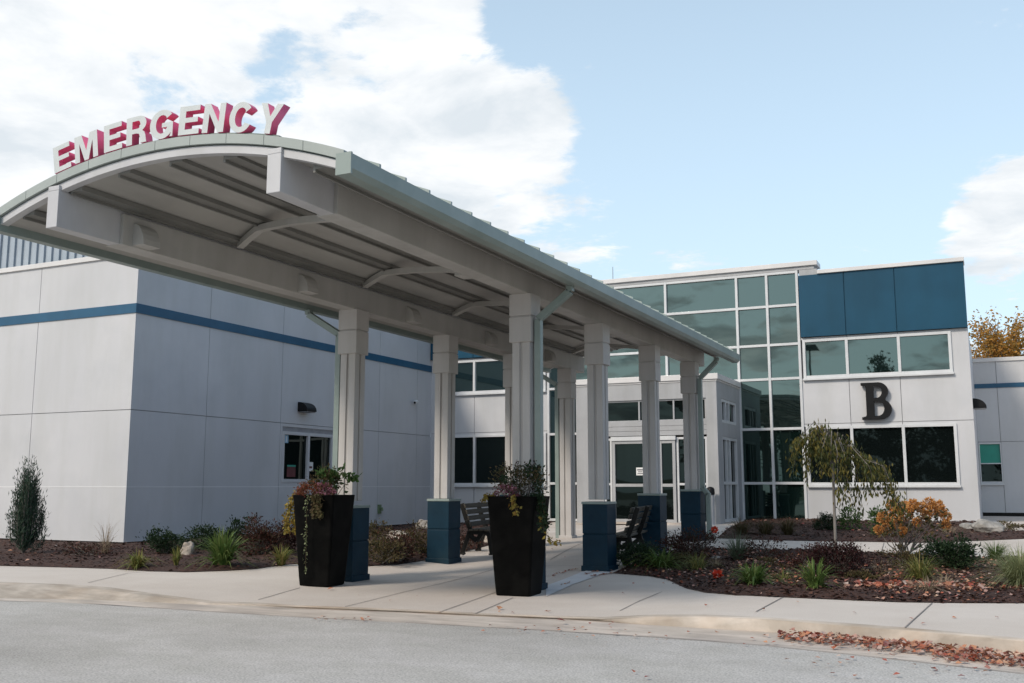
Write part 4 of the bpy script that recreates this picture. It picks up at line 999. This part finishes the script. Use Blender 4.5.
def bloom(px, py, hp, mat, label):
    p = G(px, py); s = scl(p); t = empty('flower', p, label, 'flower'); top = p+Vector((0, 0, hp*s)); mb = MB(); mb.tube([p, top], .006, 5); mb.build('stem', 'leaf_green', t); mb = MB()
    for _ in range(70):
        v = Vector((random.gauss(0, 1), random.gauss(0, 1), random.gauss(0, 1))).normalized(); mb.leaf(top+v*.02, v, .04, .07)
    mb.build('petals', mat, t); return t
noisy('petal_red', (.55, .04, .02), (.70, .09, .03), scale=9)
bloom(715, 541, 11, 'petal_red', 'round red bloom at the path corner beside the vestibule')
bloom(718, 582, 7, 'petal_red', 'orange-red low bloom near the front of the right bed')
# along the facade
for px, w_, lab in ((742, 30, 'dark wispy grass at the foot of the glass wall, nearest the vestibule'), (766, 30, 'dark wispy grass in the middle of the glass wall foot'), (788, 26, 'dark wispy grass at the right end of the glass wall foot')):
    clump('ornamental_grass', 'leaf_olive', px, 537, 20, w_, 180, lab, bw=.010)
shrub('boxwood', 'leaf_dark', 826, 532, 17, 18, 700, .035, 'small round dark boxwood behind the weeping tree', lump=.1)
shrub('low_shrub', 'leaf_green', 850, 532, 22, 26, 300, .06, 'green leafy plant right of the round boxwood', lump=.5)
shrub('low_shrub', 'leaf_green', 884, 538, 26, 26, 400, .06, 'green foliage at the left foot of the orange-flowered shrub', lump=.4)
clump('ornamental_grass', 'blade_tan', 950, 536, 14, 34, 110, 'thin tan dead stalks between the orange-flowered shrub and the boulder', bw=.006)
shrub('low_shrub', 'leaf_olive', 1003, 530, 8, 30, 160, .05, 'low brown plants on the far side of the boulder', lump=.5)
# hydrangea with orange heads
p = G(902, 557); s = scl(p); t = empty('hydrangea', p, 'hydrangea with orange flower heads in front of the building wall', 'flowering shrub'); hd = MB(); lv = MB(); st_ = MB()
heads = [(884,518,9),(893,506,8),(896,514,9),(906,514,9),(904,506,6),(913,504,6),(920,507,6),(929,503,7),(938,506,7),(941,511,7),(946,517,6),(933,510,8),(926,516,6),(903,531,5),(886,529,6),(917,522,5),(946,525,5),(898,524,6),(911,508,5),(878,530,5)]
fx = lambda px, py, dy: (lambda d: Vector((d.x*(p.y+dy)/d.y, p.y+dy, HC+d.z*(p.y+dy)/d.y)))(ray(px, py))
for hx, hy, hr in heads:
    c = fx(hx, hy, random.uniform(-.45, .45)); st_.tube([p+Vector((random.gauss(0, .06), random.gauss(0, .06), 0)), p.lerp(c, .55)+Vector((0, 0, -.05)), c], [.014, .009, .005], 4, cap=False)
    for _ in range(int(hr*34)):
        v = Vector((random.gauss(0, 1), random.gauss(0, 1), random.gauss(0, 1))).normalized()*(random.random()**.4)*hr*s*.72; hd.leaf(c+v, v+Vector((random.gauss(0, .02), 0, random.gauss(0, .02))), .03, .04)
for _ in range(420):
    c = fx(random.uniform(880, 950), random.uniform(508, 536), random.uniform(-.5, .5)); 
    if c.z > p.z+.2 and random.random() < .8-.5*abs((c.x-p.x)): lv.leaf(c, (random.gauss(0, 1), random.gauss(0, 1), random.gauss(-.3, .6)), .05, .09)
hd.build('flower_heads', 'bloom_orange', t); lv.build('foliage', 'leaf_olive', t); st_.build('stems', 'bark', t)

# ------------------------------------------------------------------ WEEPING TREE
p = G(835, 570); s = scl(p); t = empty('weeping_tree', p, 'small weeping tree with pale trunk and drooping yellow-green leaves before the dark windows', 'tree')
q = lambda px, py, dy=0.: (lambda d: Vector((d.x*(p.y+dy)/d.y, p.y+dy, HC+d.z*(p.y+dy)/d.y)))(ray(px, py))
mb = MB(); trunk = [p, q(835.5, 540), q(834, 500), q(833, 470), q(832, 452)]
mb.tube(trunk, [.027, .023, .021, .019, .015], 8); sm = MB(); lf_ = MB()
arms = []
for k in range(30):
    az = 6.283*k/30+random.uniform(-.12, .12); rad = (.45, .95, .72, 1.0, .6)[k % 5]*random.uniform(.9, 1.08)
    dxp = math.cos(az)*rad; dy = math.sin(az)*.75*rad
    ax = 834+(dxp*52 if dxp > 0 else dxp*37); ay = 444+20*max(dxp, 0)**1.3-6*max(-dxp, 0)+random.uniform(-5, 6)
    if dxp < 0: ay -= 5*abs(dxp)
    a0 = q(832, 455+random.uniform(-6, 14)); a1 = q(lerp(832, ax, .5), ay-8-random.random()*4, dy*.5); a2 = q(ax, ay+random.uniform(0, 10), dy)
    hang = (random.uniform(18, 60) if dxp > -.2 else random.uniform(10, 40))
    if dxp > .55: hang = random.uniform(24, 52)
    a3 = q(ax+dxp*4, ay+hang*.5, dy); a4 = q(ax+dxp*7, min(ay+hang, 527), dy)
    sm.tube([a0, a1, a2, a3, a4], [.010, .008, .005, .003, .0015], 4, cap=False); arms.append([a1, a2, a3, a4])
    if dxp > .7:
        a3b = q(ax+14, ay+34, dy); sm.tube([a2, a3b, q(ax+20, ay+48, dy)], [.004, .003, .001], 4, cap=False); arms.append([a2, a3b, q(ax+20, ay+48, dy)])
for A in arms:
    for _ in range(100 if len(A) == 4 else 80):
        k = random.uniform(0, len(A)-1.001); i = int(k); c = A[i].lerp(A[i+1], k-i)+Vector((random.gauss(0, .045), random.gauss(0, .045), random.gauss(0, .04)))
        lf_.leaf(c, (random.gauss(0, .35), random.gauss(0, .35), -1), random.uniform(.022, .034), random.uniform(.06, .10))
mb.build('trunk', 'bark_pale', t); sm.build('branches', 'bark', t); lf_.build('crown', 'leaf_willow', t)

# ------------------------------------------------------------------ TREES
def tree(name, x, y, z, h, w, mat, n, ls, label, group=None, trunk_h=.3, cat='tree', bare=.0, conifer=False):
    t = empty(name, (x, y, z), label, cat, group); tr = MB(); cr = MB(); base = Vector((x, y, z)); sd = random.uniform(0, 99)
    tr.tube([base, base+Vector((0, 0, h*.3)), base+Vector((.1, 0, h*.6)), base+Vector((0, 0, h*.93))], [w*.05, w*.04, w*.025, .02], 8)
    tips = []
    for k in range(46 if not conifer else 70):
        z0 = h*random.uniform(trunk_h, .9); az = random.uniform(0, 6.283)
        if conifer: rr = w*.5*(1-(z0/h))*1.15*random.uniform(.6, 1)+.15; tip = base+Vector((math.cos(az)*rr, math.sin(az)*rr, z0-.05*rr))
        else:
            u_ = (z0/h-trunk_h)/(1-trunk_h); rr = w*.5*math.sin(math.pi*clamp(u_*.85+.12))**.6*random.uniform(.45, 1)*(1+.5*noise.noise(Vector((math.cos(az)*2, math.sin(az)*2, u_*3+sd)))); tip = base+Vector((math.cos(az)*rr, math.sin(az)*rr, min(z0+h*.12, h)))
        a = base+Vector((0, 0, z0*.85)); tr.tube([a, a.lerp(tip, .5)+Vector((0, 0, .03*h)), tip], [w*.014, w*.009, w*.003], 5, cap=False); tips.append((a, tip))
    for a, tip in tips:
        for _ in range(n//len(tips)):
            u_ = random.uniform(.3, 1.05); c = a.lerp(tip, u_)+Vector((random.gauss(0, .055)*w, random.gauss(0, .055)*w, random.gauss(0, .045 if not conifer else .012)*h))
            l = ls*random.uniform(.6, 1.4); cr.leaf(c, (random.gauss(0, 1), random.gauss(0, 1), random.gauss(-.1, .7)), l*.6, l)
    tr.build('trunk', 'bark', t); cr.build('crown', mat, t); return t
def far(px, Y): d = ray(px, 480); return d.x*Y/d.y
GRP = 'autumn trees behind the annex'
tree('autumn_tree', far(1016, 62), 62, 0, 10.3, 4.6, 'leaf_orange', 15000, .17, 'orange-leaved tree above the annex roof, nearest the right edge', GRP)
tree('autumn_tree', far(994, 62), 62, 0, 9.0, 3.6, 'leaf_orange', 9000, .13, 'lower orange-leaved tree behind the annex, left of the taller one', GRP)
tree('bare_tree', far(977, 66), 66, 0, 9.8, 2.6, 'leaf_olive', 700, .10, 'nearly bare grey tree top beside the upper corner of the blue cladding', trunk_h=.4)
tree('bare_tree', far(1004, 68), 68, 0, 11.6, 4.2, 'leaf_olive', 700, .10, 'thin grey leafless crown showing above the orange tree tops', trunk_h=.4)
# things behind the camera that the glass mirrors
LPX = ray(809, 360).x*84.4/ray(809, 360).y; SPX = ray(873, 360).x*94.4/ray(873, 360).y
d_ = ray(873, 347); SPH = HC+d_.z*94.4/d_.y+.6; d_ = ray(809, 345); LPH = HC+d_.z*84.4/d_.y
tx = -24
k = 0
while tx < 34:
    if True:
        tree('parkland_tree', tx+random.uniform(-.6, .6), -48+random.uniform(-4, 4), -.3, random.uniform(7.5, 10.5), random.uniform(7, 9), 'far_leaf', 1500, .5, 'tree of the row across the parking area, mirrored in the windows', 'tree row across the parking area', trunk_h=.12)
    tx += 5.2
tree('spruce', SPX, -34, -.3, SPH, 6.0, 'far_leaf', 3200, .35, 'tall dark spruce mirrored in the middle upper window', cat='conifer', conifer=True, trunk_h=.3)
lp = empty('parking_lamp', (LPX, -24, -.13), 'tall parking area lamp with a flat square head, mirrored in the upper window', 'street lamp')
mb = MB(); mb.tube([(0, 0, 0), (0, 0, LPH)], [.12, .07], 10); mb.build('pole', 'dark_bronze', lp, local=True)
mb = MB(); mb.taper(0, 0, LPH-.05, LPH+.3, .8, .6, .6, .5); mb.build('lamp_head', 'dark_bronze', lp, local=True, bevel=.02)
mb = MB(); mb.tube([(0, 0, 0), (0, 0, .6)], [.28, .28], 14); mb.build('footing', 'gutter_pan', lp, local=True)

# ------------------------------------------------------------------ CAMERA, LIGHT, SKY
cam = bpy.data.cameras.new('camera'); cam.sensor_width = 36; cam.lens = F*36/1024; cam.clip_end = 4000
co = bpy.data.objects.new('camera', cam); COL.objects.link(co); SC.camera = co
Mx = Matrix((RT, UP, -FW)).transposed().to_4x4(); Mx.translation = Vector((0, 0, HC)); co.matrix_world = Mx
SAZ, SEL = R(204), R(38)      # sun azimuth clockwise from +Y, elevation: behind the camera to the left
sd = Vector((math.sin(SAZ)*math.cos(SEL), math.cos(SAZ)*math.cos(SEL), math.sin(SEL)))
sl = bpy.data.lights.new('sun', 'SUN'); sl.energy = 1.65; sl.angle = R(10); sl.color = (1, .90, .78)
so = bpy.data.objects.new('sun', sl); COL.objects.link(so); so.rotation_euler = (-sd).to_track_quat('-Z', 'Y').to_euler(); so.location = sd*50
w = bpy.data.worlds.new('World'); SC.world = w; w.use_nodes = True; nt = w.node_tree; L = nt.links
bg = nt.nodes['Background']; bg.inputs['Strength'].default_value = .108
sky = N(nt, 'ShaderNodeTexSky', sky_type='NISHITA', sun_disc=False, sun_elevation=SEL, sun_rotation=SAZ, dust_density=2.2, air_density=1.0, ozone_density=1.2, altitude=100)
tc = N(nt, 'ShaderNodeTexCoord'); sep = N(nt, 'ShaderNodeSeparateXYZ'); L.new(tc.outputs['Generated'], sep.inputs[0])
def math_(op, a, b=None, c=None, clampv=False):
    n = N(nt, 'ShaderNodeMath', operation=op); n.use_clamp = clampv
    for i, v in enumerate((a, b, c)):
        if v is None: continue
        if isinstance(v, (int, float)): n.inputs[i].default_value = v
        else: L.new(v, n.inputs[i])
    return n.outputs[0]
# clouds lie on a high flat layer: project the direction on a plane
zc = math_('MAXIMUM', sep.outputs[2], .03); zc = math_('ADD', zc, .12)
cx = math_('DIVIDE', sep.outputs[0], zc); cy = math_('DIVIDE', sep.outputs[1], zc)
comb = N(nt, 'ShaderNodeCombineXYZ'); L.new(cx, comb.inputs[0]); L.new(cy, comb.inputs[1])
def noise_n(scale, detail, rough, off):
    mp = N(nt, 'ShaderNodeMapping'); mp.inputs['Location'].default_value = off; L.new(comb.outputs[0], mp.inputs['Vector'])
    n = N(nt, 'ShaderNodeTexNoise'); n.inputs['Scale'].default_value = scale; n.inputs['Detail'].default_value = detail; n.inputs['Roughness'].default_value = rough; n.inputs['Distortion'].default_value = .25
    L.new(mp.outputs[0], n.inputs['Vector']); return n.outputs['Fac']
n1 = noise_n(1.7, 11, .62, (3.1, 1.7, 0))
def spot(px, py, r0, r1, amp):      # a weather patch: more cloud around one direction of the sky
    d = ray(px, py).normalized(); vm = N(nt, 'ShaderNodeVectorMath', operation='DOT_PRODUCT'); L.new(tc.outputs['Generated'], vm.inputs[0]); vm.inputs[1].default_value = d
    mr = N(nt, 'ShaderNodeMapRange'); mr.interpolation_type = 'SMOOTHSTEP'; L.new(vm.outputs['Value'], mr.inputs['Value'])
    mr.inputs['From Min'].default_value = math.cos(R(r1)); mr.inputs['From Max'].default_value = math.cos(R(r0)); mr.inputs['To Min'].default_value = 0; mr.inputs['To Max'].default_value = amp
    return mr.outputs[0]
bias = spot(60, 110, 12, 32, .36)
for a in ((430, 110, 3, 11, .26), (545, 150, 1, 4.0, .16), (1008, 222, 1.0, 4.2, .38), (720, 60, 2, 12, -.25), (598, 196, .2, 1.8, .16), (692, 207, .1, 1.2, .10), (610, 168, .2, 1.6, .12), (375, 40, .3, 4.0, -.31), (290, 66, .3, 3.0, -.20), (490, 50, .3, 3.5, -.26), (540, 20, .5, 4, -.25)): bias = math_('ADD', bias, spot(*a))
back = N(nt, 'ShaderNodeMapRange'); L.new(sep.outputs[1], back.inputs['Value']); back.inputs['From Min'].default_value = .25; back.inputs['From Max'].default_value = -.3; back.inputs['To Min'].default_value = 0; back.inputs['To Max'].default_value = .20
bias = math_('ADD', bias, back.outputs[0])
ea = N(nt, 'ShaderNodeMapRange'); L.new(sep.outputs[0], ea.inputs['Value']); ea.inputs['From Min'].default_value = .2; ea.inputs['From Max'].default_value = .6; ea.inputs['To Min'].default_value = 0; ea.inputs['To Max'].default_value = -.45
bias = math_('ADD', bias, ea.outputs[0])
n1 = math_('MULTIPLY_ADD', n1, 1.55, -.275)
n3 = noise_n(6.5, 8, .65, (1, 9, 0)); n1 = math_('MULTIPLY_ADD', n3, .55, math_('SUBTRACT', n1, .275))
fld = math_('ADD', n1, bias)
cr = N(nt, 'ShaderNodeMapRange'); cr.interpolation_type = 'SMOOTHSTEP'; L.new(fld, cr.inputs['Value']); cr.inputs['From Min'].default_value = .62; cr.inputs['From Max'].default_value = .80
n2 = noise_n(3.2, 6, .6, (8, 4, 0))
sh = N(nt, 'ShaderNodeMapRange'); L.new(n2, sh.inputs['Value']); sh.inputs['From Min'].default_value = .35; sh.inputs['From Max'].default_value = .65; sh.inputs['To Min'].default_value = .0; sh.inputs['To Max'].default_value = 1.
cc = N(nt, 'ShaderNodeMix', data_type='RGBA'); L.new(sh.outputs[0], cc.inputs['Factor']); ca_ = N(nt, 'ShaderNodeMix', data_type='RGBA'); bk = N(nt, 'ShaderNodeMapRange'); L.new(sep.outputs[1], bk.inputs['Value']); bk.inputs['From Min'].default_value = .2; bk.inputs['From Max'].default_value = -.4
L.new(bk.outputs[0], ca_.inputs['Factor']); ca_.inputs['A'].default_value = (4.7, 5.1, 5.45, 1); ca_.inputs['B'].default_value = (2.6, 3.0, 3.3, 1); L.new(ca_.outputs['Result'], cc.inputs['A']); cc.inputs['B'].default_value = (6.7, 6.75, 6.8, 1)
# thin haze lifts the clear sky towards the horizon
hz = N(nt, 'ShaderNodeMapRange'); L.new(sep.outputs[2], hz.inputs['Value']); hz.inputs['From Min'].default_value = 0; hz.inputs['From Max'].default_value = .55; hz.inputs['To Min'].default_value = .85; hz.inputs['To Max'].default_value = .42
hx = N(nt, 'ShaderNodeMapRange'); L.new(sep.outputs[0], hx.inputs['Value']); hx.inputs['From Min'].default_value = .12; hx.inputs['From Max'].default_value = .7; hx.inputs['To Min'].default_value = 1; hx.inputs['To Max'].default_value = .12
hzf = math_('MULTIPLY', hz.outputs[0], hx.outputs[0])
hm = N(nt, 'ShaderNodeMix', data_type='RGBA'); L.new(hzf, hm.inputs['Factor']); L.new(sky.outputs[0], hm.inputs['A']); hm.inputs['B'].default_value = (5.1, 6.5, 7.45, 1)
fm = N(nt, 'ShaderNodeMix', data_type='RGBA'); L.new(cr.outputs[0], fm.inputs['Factor']); L.new(hm.outputs['Result'], fm.inputs['A']); L.new(cc.outputs['Result'], fm.inputs['B'])
L.new(fm.outputs['Result'], bg.inputs['Color'])
SC.view_settings.view_transform = 'Standard'; SC.view_settings.look = 'None'; SC.view_settings.gamma = 1; SC.view_settings.use_curve_mapping = False
SC.view_settings.exposure = 0.58
SC.render.engine = 'CYCLES'
